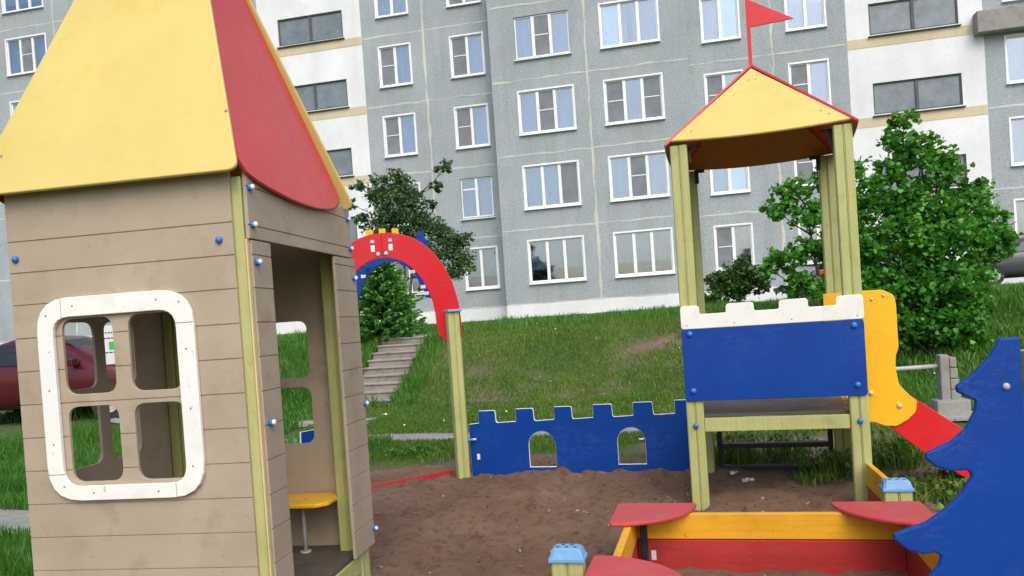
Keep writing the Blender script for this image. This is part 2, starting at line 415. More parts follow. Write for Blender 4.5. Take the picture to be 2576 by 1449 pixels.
def soil(x, y):
    u, v = uv(x, y)
    f = sstep(-.35, .1, sand_mask(x, y)+fbm(x, y, 2.0)*.5)
    # trodden earth behind the tower and by the slide
    e = sstep(6.6, 7.2, v)*(1-sstep(9.4, 10.2, v))*sstep(1.0, 1.9, x)*(1-sstep(7, 9, x))
    e = e*sstep(-.10, .06, fbm(x, y, 1.1)+.10)
    b = np.exp(-(((x-2.9)/.9)**2+((y-15.6)/.35)**2)) + .7*np.exp(-(((x+.9)/.5)**2+((y-15.0)/.25)**2)) + .8*np.exp(-(((x-1.2)/.8)**2+((y-14.2)/.35)**2))
    b = b*sstep(-.15, .1, fbm(x, y, 2.5)+.05)
    p = sstep(21.6, 22, v)*(1-sstep(24.5, 25.5, v))*sstep(9.5, 11, x)
    s2 = .55*sstep(.05, .2, fbm(x, y, .8))*sstep(11, 12, v)*(1-sstep(15.5, 17, v))
    return np.clip(np.maximum.reduce([f, e, b, p, s2]), 0, 1)

# ------------------------------------------------------------------ ground
def grid_mesh(name, xs, ys, zf, attr=None):
    X, Y = np.meshgrid(xs, ys); Z = zf(X, Y); nx, ny = len(xs), len(ys)
    co = np.stack([X.ravel(), Y.ravel(), Z.ravel()], 1)
    i = np.arange(nx-1)[None, :]+np.arange(ny-1)[:, None]*nx
    q = np.stack([i, i+1, i+1+nx, i+nx], -1).reshape(-1, 4)
    me = bpy.data.meshes.new(name); me.vertices.add(len(co)); me.vertices.foreach_set('co', co.ravel())
    me.loops.add(q.size); me.loops.foreach_set('vertex_index', q.ravel()); me.polygons.add(len(q))
    me.polygons.foreach_set('loop_start', np.arange(0, q.size, 4)); me.polygons.foreach_set('loop_total', np.full(len(q), 4))
    if attr is not None:
        a = me.attributes.new(attr[0], 'FLOAT', 'POINT'); a.data.foreach_set('value', attr[1](X, Y).ravel())
    me.update(); me.validate(); me.shade_smooth()
    return me
ax = np.concatenate([[-900, -400, -180, -90, -50], np.arange(-32, -9, .5), np.arange(-9, 12, .1), np.arange(12, 34, .5), [50, 90, 180, 400, 900]])
ay = np.concatenate([[-900, -400, -150, -60, -25, -10, -4], np.arange(-2, 20, .1), np.arange(20, 42, .5), [60, 90, 180, 400, 900]])
g = link('ground', grid_mesh('ground', ax, ay, hgt, ('soil', soil)), None, [M['ground']]); tag(g, None, None, kind='structure')

# sand
SBY = math.atan2(-.453, 1.767)
def sand_h(x, y):
    m = sand_mask(x, y)+fbm(x, y, 2.0)*.5
    h = .012 + fbm(x, y, .8, 3)*.07 + fbm(x, y, 4.5, 4)*.060 + fbm(x, y, 16, 2)*.016
    h = h - _dimples(x, y)
    h = h + .05*np.exp(-(((x-.5)/1.0)**2+((y-7.9)/.35)**2))*0.6
    bx_, by_ = x-.625, y-5.116
    lx = bx_*cos(SBY)+by_*sin(SBY); ly = -bx_*sin(SBY)+by_*cos(SBY)
    ib = sstep(.0, .2, lx)*(1-sstep(1.65, 1.85, lx))*sstep(-1.6, -1.4, ly)*(1-sstep(-.2, .0, ly))
    h = h*(1-.6*ib)-.030*ib
    return np.where(m > .12, h, h*sstep(-.2, .12, m)-.14*(1-sstep(-.3, .12, m)))
_d = [(RNG.uniform(-1.2, 3.1), RNG.uniform(2.6, 9.1), RNG.uniform(.05, .09), RNG.uniform(.11, .17), RNG.uniform(0, pi), RNG.uniform(.015, .045)) for _ in range(520)]
def _dimples(x, y):
    r = np.zeros_like(x)
    for cx, cy, a, b, t, dp in _d:
        k = (np.abs(x-cx) < .4) & (np.abs(y-cy) < .4)
        dx, dy = x[k]-cx, y[k]-cy; p = dx*cos(t)+dy*sin(t); q = -dx*sin(t)+dy*cos(t)
        e = (p/a)**2+(q/b)**2
        r[k] += dp*np.exp(-e*e) - dp*.35*np.exp(-(e-2.2)**2)
    return r
sx = np.arange(-2.7, 3.6, .025); sy = np.concatenate([np.arange(-6, 2.4, .3), np.arange(2.4, 9.6, .025)])
s_ = link('sand', grid_mesh('sand', sx, sy, sand_h), None, [M['sand']]); tag(s_, None, None, kind='structure')
def sandz(x, y): return float(sand_h(np.array([x]), np.array([y]))[0])

# paths
def strip(name, u0, u1, v0, v1, lift=.02):
    us = np.arange(u0, u1+.01, .12); vs = np.linspace(v0, v1, 6)
    U_, V_ = np.meshgrid(us, vs)
    e = fbm(U_, V_*0+v0, 1.5)*.14
    t = (V_-v0)/(v1-v0); Vj = V_ + np.where(t < .1, e, 0) + np.where(t > .9, -fbm(U_, V_*0+v1, 1.3)*.2, 0)
    X, Y = xy(U_, Vj); Z = hgt(X, Y)+lift+.006*np.sign(np.sin(U_*2.1))
    nx, ny = len(us), len(vs); co = np.stack([X.ravel(), Y.ravel(), Z.ravel()], 1)
    me = bpy.data.meshes.new(name); me.from_pydata(co.tolist(), [], [(j*nx+i, j*nx+i+1, (j+1)*nx+i+1, (j+1)*nx+i) for j in range(ny-1) for i in range(nx-1)])
    o = link(name, me, None, [M['conc']]); tag(o, None, None, kind='structure'); return o
strip('path', -9, 16, 10.35, 11.2)
strip('path', -7.0, -5.2, 12.2, 12.9)
strip('path', -14, -5.35, 5.75, 6.75)
strip('pavement', 9, 30, 21.9, 24.2)

# ------------------------------------------------------------------ concrete stairs
t = thing('staircase', 'worn concrete staircase with whitish step edges climbing the grass bank', 'stairs', (*xy((ST_U0+ST_U1)/2, ST_V0), 0), -BY)
nst = 9
for k in range(nst):
    zt = .14+.145*(k+1)-.02; v0 = .29*k; w = (ST_U1-ST_U0)/2
    bm = bmesh.new(); jit = random.uniform(-.012, .012)
    add_box(bm, -w+jit, w+jit, v0+.015, v0+.34, zt-.30, zt-.036, .006)
    add_box(bm, -w-.01+jit, w+.012+jit, v0-.012, v0+.335, zt-.035, zt, .008, mi=1)
    finish(bm, 'step', t, [M['conc_s'], M['conc']])

bm = bmesh.new(); add_box(bm, -.5, .95, 2.66, 3.35, 1.30, 1.455, .01); finish(bm, 'landing_slab', t, M['conc'])
# ------------------------------------------------------------------ grass, leaves (one mesh per stand)
def tri_mesh(name, V, F, rnd, mat_, parent=None):
    me = bpy.data.meshes.new(name); me.vertices.add(len(V)); me.vertices.foreach_set('co', np.ascontiguousarray(V, dtype=np.float32).ravel())
    k = F.shape[1]; me.loops.add(F.size); me.loops.foreach_set('vertex_index', F.ravel().astype(np.int32)); me.polygons.add(len(F))
    me.polygons.foreach_set('loop_start', np.arange(0, F.size, k)); me.polygons.foreach_set('loop_total', np.full(len(F), k))
    a = me.attributes.new('rnd', 'FLOAT', 'POINT'); a.data.foreach_set('value', rnd.astype(np.float32))
    me.update(); 
    return link(name, me, parent, [mat_])
def blades(x, y, z, h, w, rnd, lean=.45):
    n = len(x); a = RNG.uniform(0, 2*pi, n); dx, dy = np.cos(a)*w/2, np.sin(a)*w/2
    la = RNG.uniform(0, 2*pi, n); lm = h*lean*RNG.random(n); lx, ly = np.cos(la)*lm, np.sin(la)*lm
    P = np.zeros((n, 5, 3))
    P[:, 0] = np.stack([x-dx, y-dy, z-.01], 1); P[:, 1] = np.stack([x+dx, y+dy, z-.01], 1)
    P[:, 2] = np.stack([x+dx*.8+lx*.35, y+dy*.8+ly*.35, z+h*.6], 1); P[:, 3] = np.stack([x-dx*.8+lx*.35, y-dy*.8+ly*.35, z+h*.6], 1)
    P[:, 4] = np.stack([x+lx, y+ly, z+h], 1)
    b = np.arange(n)[:, None]*5
    F = np.concatenate([b+[0, 1, 2], b+[0, 2, 3], b+[3, 2, 4]]); R = np.repeat(rnd, 5)
    return P.reshape(-1, 3), F, R
def grass(name, label, n, x0, x1, y0, y1, hmin, hmax, w, keep, mat_, clump=1.4, lean=.5):
    x = RNG.uniform(x0, x1, n); y = RNG.uniform(y0, y1, n)
    u, v = uv(x, y); c = fbm(x, y, clump)+.5
    k = keep(x, y, u, v) & (soil(x, y) < RNG.random(n)*.9) & ~((u > ST_U0-.02) & (u < ST_U1-.08+.25*RNG.random(n)) & (v > ST_V0-.1) & (v < ST_V1))
    x, y, c = x[k], y[k], c[k]; n = len(x)
    h = (hmin+(hmax-hmin)*np.clip(c*1.6-.3, 0, 1)*RNG.uniform(.5, 1, n))
    r = np.clip(.45*RNG.random(n)+.55*np.clip((fbm(x, y, .7)+.5)*1.3-.15, 0, 1), 0, 1)
    V, F, R = blades(x, y, hgt(x, y, False), h, w*RNG.uniform(.6, 1.3, n), r, lean)
    o = tri_mesh(name, V, F, R, mat_); tag(o, label, None, kind='stuff'); return o
onpath = lambda u, v: ((v > 10.42) & (v < 11.12) & (u > -9)) | ((v > 12.3) & (v < 12.8) & (u > -6.9) & (u < -5.3)) | ((v > 5.8) & (v < 6.7) & (u < -5.4)) | ((v > 22) & (v < 24.1) & (u > 9))
grass('lawn_grass', 'short mown grass on the bank below the flats', 230000, -3.6, 12, 9.5, 19.5, .025, .105, .020, lambda x, y, u, v: ~onpath(u, v) & (v > 8.3) & (v < 19) & (x < 5+.45*(y-9)+3), M['grass'])
grass('crest_grass', 'tall rough grass along the top of the bank', 36000, -8, 17, 15, 24, .08, .32, .022, lambda x, y, u, v: ~onpath(u, v) & (v > 17.2) & (v < 21), M['grass_l'], 2.0, .6)
grass('bank_grass', 'lush uncut grass on the bank beside the steps', 60000, -9, -1.4, 8.5, 19, .12, .38, .024, lambda x, y, u, v: ~onpath(u, v) & (v > 11.25) & (v < 18.5) & ((u < ST_U0+.1) | ((u < -5.0) & (v > 14))), M['grass_l'], 1.5, .6)
grass('near_grass', 'tall lush grass beside the playhouse', 70000, -9, -1.8, 3, 11.5, .08, .34, .010, lambda x, y, u, v: ~onpath(u, v) & (sand_mask(x, y) < -.05), M['grass_l'], 1.8, .6)
grass('edge_grass', 'sparse grass tufts round the edge of the sand', 38000, -2.3, 8.5, 6.5, 11.5, .03, .12, .011, lambda x, y, u, v: ~onpath(u, v) & (sand_mask(x, y) < .05) & (v < 10.7) & (fbm(x, y, 1.9) > -.08+.14*(x > 2.0)), M['grass'], 2.5, .6)
grass('right_grass', 'lush grass below the young maples', 42000, 4.5, 15, 10.5, 22, .10, .30, .024, lambda x, y, u, v: ~onpath(u, v) & (v > 12) & (v < 21.5), M['grass_l'], 1.3, .6)

grass('side_grass', 'rough grass to the right of the sandbox and slide', 30000, 3.3, 9, 1.5, 8.5, .03, .16, .011, lambda x, y, u, v: (sand_mask(x, y) < -.05) & (v < 9), M['grass'], 1.4, .6)

def leaf_quads(P, size, rnd, up=.35, shape=5):
    n = len(P); nrm = RNG.normal(size=(n, 3)); nrm[:, 2] = np.abs(nrm[:, 2])+up; nrm /= np.linalg.norm(nrm, axis=1)[:, None]
    a = np.cross(nrm, RNG.normal(size=(n, 3))); a /= np.linalg.norm(a, axis=1)[:, None]; b = np.cross(nrm, a)
    s = (size*RNG.uniform(.6, 1.25, n))[:, None]
    T = [(-.5, 0), (-.28, .46), (.12, .42), (.6, 0), (.12, -.42), (-.28, -.46)]
    V = np.stack([P+a*s*p[0]+b*s*p[1]+nrm*s*(-.12 if abs(p[1]) > .1 else 0) for p in T], 1).reshape(-1, 3)
    base = np.arange(n)[:, None]*6
    F = np.concatenate([base+[0, 5, 4, 3], base+[0, 3, 2, 1]])
    return V, F, np.repeat(rnd, 6)
def tree(name, label, cat, base, clumps, nleaf, lsize, mat_, trunk_r=.04, stems=((0, 0),), bark='bark', flat=.8, group=None, hub=.35, shade=.0, shell=1.0):
    """clumps: (x, y, z, r) relative to the base; each is fed by a limb from a stem"""
    x0, y0, z0 = base; t = thing(name, label, cat, base, 0, group)
    bm = bmesh.new(); top = max(c[2] for c in clumps)
    stemp = []
    for sx_, sy_ in stems:
        pts = []; 
        for k in range(6):
            f = k/5; pts.append(Vector((sx_*f+random.uniform(-.04, .04)*f, sy_*f+random.uniform(-.04, .04)*f, -.05+top*.85*f)))
        add_tube(bm, pts, [trunk_r*(1.15-.9*k/5) for k in range(6)], 7); stemp.append(pts)
    P = []; 
    vol = sum(c[3]**2 for c in clumps)
    for c in clumps:
        cc = Vector(c[:3]); st = min(stemp, key=lambda s: min((p-cc).length for p in s))
        cand = [p for p in st if p.z < cc.z-.05] or [st[0]]
        q = min(cand, key=lambda p: (p-cc).length+.3*abs(p.z-(cc.z*hub+.2)))
        mid = (q+cc)/2+Vector((random.uniform(-.1, .1), random.uniform(-.1, .1), -.06*c[3]))
        add_tube(bm, [q, mid, cc], [trunk_r*.45, trunk_r*.28, trunk_r*.12], 5)
        for _ in range(5):
            d = Vector((random.gauss(0, 1), random.gauss(0, 1), random.gauss(.25, .7))).normalized()*c[3]*random.uniform(.7, 1.05)
            st0 = mid.lerp(cc, random.uniform(.3, 1)); add_tube(bm, [st0, st0+d*.5+Vector((0, 0, .03)), st0+d], [trunk_r*.14, trunk_r*.1, trunk_r*.04], 4)
        n = int(nleaf*c[3]**2/vol)
        # leaves gather in sprays inside the clump
        ns = max(4, n//14); sc_ = RNG.normal(size=(ns, 3)); sc_ /= np.linalg.norm(sc_, axis=1)[:, None]
        sc_ *= (RNG.random(ns)**.45)[:, None]*c[3]*shell; sc_[:, 2] *= flat
        idx = RNG.integers(0, ns, n); sp = sc_[idx]+RNG.normal(size=(n, 3))*c[3]*.17*np.array([1, 1, .75])
        P.append(np.array(c[:3])+sp)
    finish(bm, 'trunk', t, M[bark])
    P = np.concatenate(P); n = len(P)
    r = np.clip(.55*RNG.random(n)+.45*np.clip(fbm(P[:, 0]*2+x0, P[:, 2]*2+P[:, 1], 1.3)*1.6+.5, 0, 1), 0, 1)
    V, F, R = leaf_quads(P, lsize, r); tri_mesh('crown', V, F, R, mat_, t)
    return t

# ------------------------------------------------------------------ apartment block
B0 = Vector((0, 29.5, 0)); bld = thing('apartment_block', 'long panel-built block of flats in grey render with white stairwell bays', 'apartment block', (0, 29.5, 0), -BY)
FH = 2.8; Z0 = 2.24
def wall_section(name, u0, u1, off, openings, m, z0=1.2, z1=Z0+7*FH+.6, rec=.16):
    us = sorted({u0, u1, *[o[0] for o in openings], *[o[1] for o in openings]}); zs = sorted({z0, z1, Z0, *[o[2] for o in openings], *[o[3] for o in openings]})
    bm = bmesh.new(); vd = {}
    def v(u, y, z):
        k = (round(u, 4), round(y, 4), round(z, 4))
        if k not in vd: vd[k] = bm.verts.new(k)
        return vd[k]
    for a, b in zip(us, us[1:]):
        for c, d in zip(zs, zs[1:]):
            mu, mz = (a+b)/2, (c+d)/2
            if any(o[0] < mu < o[1] and o[2] < mz < o[3] for o in openings): continue
            bm.faces.new((v(a, off, c), v(b, off, c), v(b, off, d), v(a, off, d)))
    for o in openings:
        a, b, c, d = o[:4]
        for p, q in (((a, c), (b, c)), ((b, c), (b, d)), ((b, d), (a, d)), ((a, d), (a, c))):
            bm.faces.new((v(p[0], off, p[1]), v(p[0], off+rec, p[1]), v(q[0], off+rec, q[1]), v(q[0], off, q[1])))
    # ends and top, so that the block is solid
    for u_ in (u0, u1): bm.faces.new([bm.verts.new(p) for p in ((u_, off+.001, z0), (u_, off+12, z0), (u_, off+12, z1), (u_, off+.001, z1))])
    bm.faces.new([bm.verts.new(p) for p in ((u0, off, z1), (u1, off, z1), (u1, off+12, z1), (u0, off+12, z1))])
    me = bpy.data.meshes.new(name); bm.to_mesh(me); bm.free(); return link(name, me, bld, [m])
def window(o, off, sashes, trim=True, dark=False, cur=None, name='window'):
    a, b, c, d = o; bm = bmesh.new(); mi = 0
    fy0, fy1 = off+.05, off+.12; fm = M['frame_d'] if dark else M['frame_w']; gm = bmesh.new(); nets = []; wh = []
    W_ = b-a; n = len(sashes); fr = .055
    add_box(bm, a+.01, b-.01, fy0, fy1, c+.01, c+fr, .006); add_box(bm, a+.01, b-.01, fy0, fy1, d-fr, d-.01, .006)
    add_box(bm, a+.01, a+fr, fy0+.001, fy1+.001, c+fr, d-fr, .004); add_box(bm, b-fr, b-.01, fy0+.001, fy1+.001, c+fr, d-fr, .004)
    wds = [1.0]*n; tot = sum(wds); x = a+fr; inner = W_-2*fr
    for i, s in enumerate(sashes):
        xa, xb = x, x+inner*wds[i]/tot; x = xb
        if i: add_box(bm, xa-.055, xa+.055, fy0-.012, fy1-.005, c+fr+.002, d-fr-.002, .006)
        if s in 'b': zz = c+(d-c)*.52; add_box(bm, xa+.05, xb-.05, fy0-.004, fy0+.03, zz-.016, zz+.016)
        if s in 'v': zz = c+(d-c)*.72; add_box(bm, xa+.05, xb-.05, fy0-.004, fy0+.05, zz-.03, zz+.03)
        l_ = .02 if i == 0 else .055; r_ = .02 if i == n-1 else .055
        if s in 'bn': nets.append((xa+l_, xb-r_))
        if s == 'w': wh.append((xa+l_, xb-r_))
        add_box(gm, xa-.002, xb+.002, fy0+.035, fy0+.041, c+fr-.002, d-fr+.002, mi=0)
    if trim:   # white slope board fixed over the edge of the opening
        for q in ((a-.05, b+.05, c-.05, c+.012), (a-.05, b+.05, d-.012, d+.05)): add_box(bm, q[0], q[1], off-.015, off+.06, q[2], q[3], .004)
        for q in ((a-.05, a+.012, c+.012, d-.012), (b-.012, b+.05, c+.012, d-.012)): add_box(bm, q[0], q[1], off-.015, off+.06, q[2], q[3], .004)
    f = finish(bm, name, bld, fm)
    sb = bmesh.new(); add_box(sb, a-.06, b+.06, off-.10, off+.045, c-.085, c-.055, .004); finish(sb, 'sill', f, M['frame_d'] if dark else M['frame_w'])
    finish(gm, 'pane', f, M['glass_f'] if dark else M['glass'])
    for xa, xb in wh:
        nb = bmesh.new(); add_box(nb, xa, xb, fy0+.05, fy0+.056, c+fr, d-fr-.02); finish(nb, 'roller_blind', f, M['frame_w'])
    if nets:
        for xa, xb in nets:
            nb = bmesh.new(); add_box(nb, xa, xb, fy0+.012, fy0+.018, c+fr, d-fr); finish(nb, 'insect_net', f, M['net'])
    if not dark and cur:
        cb = bmesh.new()
        for (xa, xb, za, kind) in cur:
            xa, xb = a+W_*xa, a+W_*xb; n_ = max(4, int((xb-xa)/.035)); pv = None
            for k in range(n_+1):
                xx = xa+(xb-xa)*k/n_; yy = off+.26+.018*sin(xx*70)+.012*sin(xx*31)
                vv = (cb.verts.new((xx, yy, c+(d-c)*za)), cb.verts.new((xx, yy, d)))
                if pv: q = cb.faces.new((pv[0], vv[0], vv[1], pv[1])); q.material_index = kind; q.smooth = True
                pv = vv
        finish(cb, 'curtain', f, [M['curtain'], M['curtain_d']], norm=False)
    return f
def flr(k): return Z0+FH*k      # joint level below floor k+1
def win3(u0, k): return (u0, u0+2.06, flr(k)+.80, flr(k)+2.36)
def win2(u0, k, w=1.3): return (u0, u0+w, flr(k)+.80, flr(k)+2.36)
def curt(k=1):
    r = random.random()
    if k == 0: return [(0, 1, .3, 0)]
    if r < .55: return [(0, 1, 0.0, 0)]
    if r < .7: return [(0, .45, 0, 0), (.55, 1, 0, 0)]
    if r < .85: return [(0, 1, .25, 0)]
    return [(0, .3, 0, 0), (.7, 1, 0, 1)]
C1 = ['ggg', 'ggn', 'gbg', 'gbg', 'ggg', 'gbg', 'ggb']; C2 = ['ggg', 'gbg', 'bgb', 'wgg', 'gbg', 'ggg', 'gbg']
A_ = ['ng', 'ng', 'bg', 'bg', 'gg', 'gb', 'bg']; B_ = ['gg', 'vg', 'bg', 'bg', 'ng', 'bg', 'gg']
D_ = ['bg', 'gw', 'bg', 'gw', 'gg', 'bg', 'gb']; E_ = ['gg', 'bg', 'bg', 'gg', 'gb', 'gg', 'bg']
secs = []
def section(name, u0, u1, off, cols, m):
    ops = []; 
    for (uu0, kind, spec, trims) in cols:
        for k in range(7):
            o = win3(uu0, k) if kind == 3 else win2(uu0, k); ops.append(o)
            if k > 5: continue
            window(o, off, spec[k], trims[k] == '1', cur=curt(k))
    wall_section(name, u0, u1, off, ops, m)
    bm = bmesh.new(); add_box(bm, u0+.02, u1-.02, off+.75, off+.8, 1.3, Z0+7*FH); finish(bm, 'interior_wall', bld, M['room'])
    # plinth
    bm = bmesh.new(); add_box(bm, u0+.002, u1-.002, off-.03, off-.002, 1.25, Z0-.02+random.uniform(-.01, .01), .006); finish(bm, 'plinth', bld, M['white_f'])
section('grey_wall', -.12, 7.14, 0, [(.87, 3, C1, '1110011'), (4.1, 3, C2, '1111011')], M['grey_f'])
section('grey_wall', -5.6, -.12, 1.0, [(-4.9, 2, A_, '0111111'), (-1.9, 2, B_, '1011111')], M['grey_f'])
section('grey_wall', 7.14, 12.69, .9, [(7.74, 2, D_, '1111111'), (10.7, 2, E_, '1111111')], M['grey_f'])
section('grey_wall', 17.08, 24.5, .9, [(17.75, 3, C1[::-1], '1111111'), (21.4, 3, C2, '1111111')], M['grey_f'])
section('grey_wall', -30, -10.15, 1.0, [(-22.55, 3, C2, '1111111'), (-26.5, 3, C1, '1111111'), (-18.6, 3, C1, '1111111'), (-14.2, 3, C2[::-1], '1111111')], M['grey_f'])
for (u0, u1, off, wa, wb) in ((-10.15, -5.6, 1.0, -9.25, -6.38), (12.69, 17.08, .9, 13.45, 16.32)):
    ops = [(wa, wb, flr(k)+.22, flr(k)+1.32) for k in range(1, 7)]
    for o in ops[:5]: window(o, off, 'gg', False, dark=True)
    wall_section('stairwell_wall', u0, u1, off, ops, M['white_f'], rec=.2)
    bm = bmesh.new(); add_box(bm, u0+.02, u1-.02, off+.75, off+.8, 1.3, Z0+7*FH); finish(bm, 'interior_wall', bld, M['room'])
    for k in range(1, 7):
        bm = bmesh.new(); add_box(bm, u0+.01, u1-.01, off-.012, off-.001, flr(k)-.20, flr(k)+.13, .003); finish(bm, 'painted_band', bld, M['cream'])
# entrance under the white bay
bm = bmesh.new(); add_box(bm, -8.9, -7.7, .95, .99, 1.5, 3.7, .01); finish(bm, 'door', bld, M['blue_l'])
bm = bmesh.new(); add_box(bm, -7.55, -6.7, .95, .99, 1.5, 3.6, .01); finish(bm, 'door', bld, M['yellow_w'])
# projecting ledge on the far right bay
bm = bmesh.new(); add_box(bm, 16.75, 24.5, .45, .88, flr(3)-.30, flr(3)+.42, .02); finish(bm, 'ledge', bld, M['conc'])
# sloppy sealant along the panel joints
def joint(pts_from, pts_to, off, w, name='joint_sealant', vertical=False):
    a, b = pts_from, pts_to; L = math.hypot(b[0]-a[0], b[1]-a[1]); n = max(2, int(L/.09)); bm = bmesh.new(); pv = None
    ph = random.uniform(0, 50)
    for k in range(n+1):
        s = k/n; x = a[0]+(b[0]-a[0])*s; z = a[1]+(b[1]-a[1])*s
        q = vnoise(s*L*2.2, ph)-.5; q2 = vnoise(s*L*6, ph+9)-.5; wd = max(.012, w*(.55+1.1*(vnoise(s*L*1.7, ph+20)-.25)+.7*q2)); c_ = q*.05
        p0, p1 = ((x, off-.007, z+c_-wd), (x, off-.007, z+c_+wd)) if not vertical else ((x+c_-wd, off-.008, z), (x+c_+wd, off-.008, z))
        vv = (bm.verts.new(p0), bm.verts.new(p1))
        if pv: bm.faces.new((pv[0], pv[1], vv[1], vv[0]))
        pv = vv
    r = bmesh.ops.extrude_face_region(bm, geom=list(bm.faces)); bmesh.ops.translate(bm, vec=(0, .006, 0), verts=[e for e in r['geom'] if isinstance(e, bmesh.types.BMVert)])
    return finish(bm, name, bld, M['joint'])
for (u0, u1, off, vj) in ((-.10, 7.12, 0, [3.5]), (-5.58, -.14, 1.0, [-3.0]), (7.16, 12.67, .9, [10.15]), (17.1, 24.4, .9, [20.6]), (-30, -10.17, 1.0, [-12.3, -16.4, -20.0, -24.3])):
    for k in range(0, 7): joint((u0, flr(k)), (u1, flr(k)), off, .030)
    for v_ in vj: joint((v_, 1.9), (v_, flr(7)), off, .045, vertical=True)

# ------------------------------------------------------------------ playhouse
HW, HD = 1.251, 1.373
ph = thing('playhouse', 'taupe plank playhouse with white window frames and tall yellow and red roof', 'playhouse', (-1.211, 3.584, 0), -.159)
def Mat(o, x, y=Vector((0, 0, 1))):   # columns: local x, local y(thickness), z
    x = Vector(x).normalized(); z = Vector((0, 0, 1)); yv = z.cross(x)
    return Matrix(((x.x, yv.x, 0, o[0]), (x.y, yv.y, 0, o[1]), (x.z, yv.z, 1, o[2]), (0, 0, 0, 1)))
GR = [.381, .543, .706, .868, 1.031, 1.194, 1.356, 1.518, 1.680, 1.842, 1.998, 2.150]
def window_panel(nm, mat, length, flip=False, frame=True, bolts=True, off=0., dz=0.):
    a, b = .045, length-.03
    cols = [(.350+off, .613+off), (.695+off, .963+off)]; rows = [(.972+dz, 1.335+dz), (1.395+dz, 1.759+dz)]
    fx = [.262+off, 1.080+off]; ix = [.353+off, .995+off]
    if flip: f_ = lambda q: (2*(.6565+off)-q[1], 2*(.6565+off)-q[0]); cols = [f_(c) for c in cols]; fx = list(f_(fx)); ix = list(f_(ix))
    holes = [rrect(c[0], c[1], r[0], r[1], .062) for c in cols for r in rows]
    p = board(nm, [(a, .03), (b, .03), (b, 2.41), (a, 2.41)], ph, M['taupe'], holes, .018, .003, GR, mat)
    if frame:
        out = rrect(fx[0], fx[1], .885+dz, 1.862+dz, .17); inn = rrect(ix[0], ix[1], .955+dz, 1.768+dz, .085)
        me = board_mesh(out, [inn], .022, .004)
        cut = bmesh.new()
        for bx in ((fx[0]-.02, ix[0]+.02, 1.70, 1.704), (ix[1]-.02, fx[1]+.02, 1.012, 1.016), (ix[1]-.055, ix[1]-.051, 1.75, 1.9), (ix[0]+.055, ix[0]+.059, .86, .97)):
            add_box(cut, bx[0], bx[1], -.01, .012, bx[2], bx[3])
        cm = bpy.data.meshes.new('cut'); cut.to_mesh(cm); cut.free()
        o1 = bpy.data.objects.new('a', me); o2 = bpy.data.objects.new('b', cm); COL.objects.link(o1); COL.objects.link(o2)
        md = o1.modifiers.new('b', 'BOOLEAN'); md.object = o2; md.operation = 'DIFFERENCE'; md.solver = 'EXACT'
        me2 = bpy.data.meshes.new_from_object(o1.evaluated_get(bpy.context.evaluated_depsgraph_get())); bpy.data.objects.remove(o1); bpy.data.objects.remove(o2)
        if len(me2.polygons) > 10: me = me2
        me.materials.clear(); me.materials.append(M['white_b']); me.transform(mat @ Matrix.Translation((0, -.024, 0)))
        fo = link('window_frame', me, ph)
        l, r_ = fx; m_ = .045
        sl_ = []
        for (x, z) in ((r_-m_-.01, 1.78), (l+m_+.02, 1.80), (l+.18, 1.818), (r_-.2, 1.818), (l+m_, 1.58), (r_-m_, 1.42), (l+m_+.01, 1.03), (l+.24, .918), (r_-m_-.04, .955), (r_-.24, .922), (r_-m_, 1.16), (l+m_, 1.3)):
            sl_.append(((x, -.0235, z+dz), (0, -1, 0)))
        domes('screw', sl_, fo, M['screw'], .0055, .002, mat, 8)
    if bolts:
        for x, z in ((.114, 2.072), (length-.03-.06+.02, 2.066), (.10, .30), (length-.08, .30)):
            sb = bmesh.new(); add_dome(sb, (x, 0, z), (0, -1, 0), .0175, .016, 14, stem=.004); bmesh.ops.transform(sb, matrix=mat, verts=sb.verts); finish(sb, 'bolt', p, M['blue_c'])
    return p
# panels: local x of each runs from the shared corner along the wall, thickness goes inwards
def PM(o, xd, yd): return Matrix(((xd[0], yd[0], 0, o[0]), (xd[1], yd[1], 0, o[1]), (0, 0, 1, 0), (0, 0, 0, 1)))
fp = window_panel('front_panel', PM((0, 0), (-1, 0), (0, 1)), HW)
lp = window_panel('side_panel', PM((-HW, 0), (0, 1), (1, 0)), HD, flip=True, off=-.04)
bp_ = window_panel('back_panel', PM((0, HD), (-1, 0), (0, -1)), HW, frame=False, off=-.03, dz=-.06)
for o in (fp, ):    # mirrored placement matrices turn faces inside out
    for q in list(ph.children_recursive):
        if PM((0, 0), (-1, 0), (0, 1)).determinant() < 0: q.data.flip_normals()
for i, (x, y) in enumerate(((-.073, .066), (-HW+.091, .066), (-.073, HD-.090), (-HW+.091, HD-.100))):
    post('post', ph, x, y, -.1, 2.36, .140, .095 if i < 2 else .14)
# pale timber strip on the door side of the corner post
box_obj('corner_strip', (.0005, .010, .022, .045, .05, 2.07), ph, M['wood'], .002)
# doorway side: strips and lintel, on the plane x = 0 .. .018 outwards
DM = Matrix(((0, -1, 0, .020), (1, 0, 0, 0), (0, 0, 1, 0), (0, 0, 0, 1)))
s1 = board('door_jamb_panel', [(.048, .10), (.238, .10), (.238, 2.066), (.048, 2.066)], ph, M['taupe'], (), .018, .003, [g_ for g_ in GR if g_ < 2.0], DM)
s2 = board('door_jamb_panel', [(1.060, .245), (HD+.03, .245), (HD+.03, 2.066), (1.060, 2.066)], ph, M['taupe'], (), .018, .003, [g_+.02 for g_ in GR if .3 < g_ < 2.0], DM)
s3 = board('lintel_panel', [(.030, 2.072), (HD-.02, 2.072), (HD-.02, 2.395), (HD-.14, 2.395), (HD-.22, 2.365), (.30, 2.365), (.15, 2.41), (.030, 2.42)], ph, M['taupe'], (), .020, .004, [2.135, 2.315], Matrix.Translation((.002, 0, 0)) @ DM)
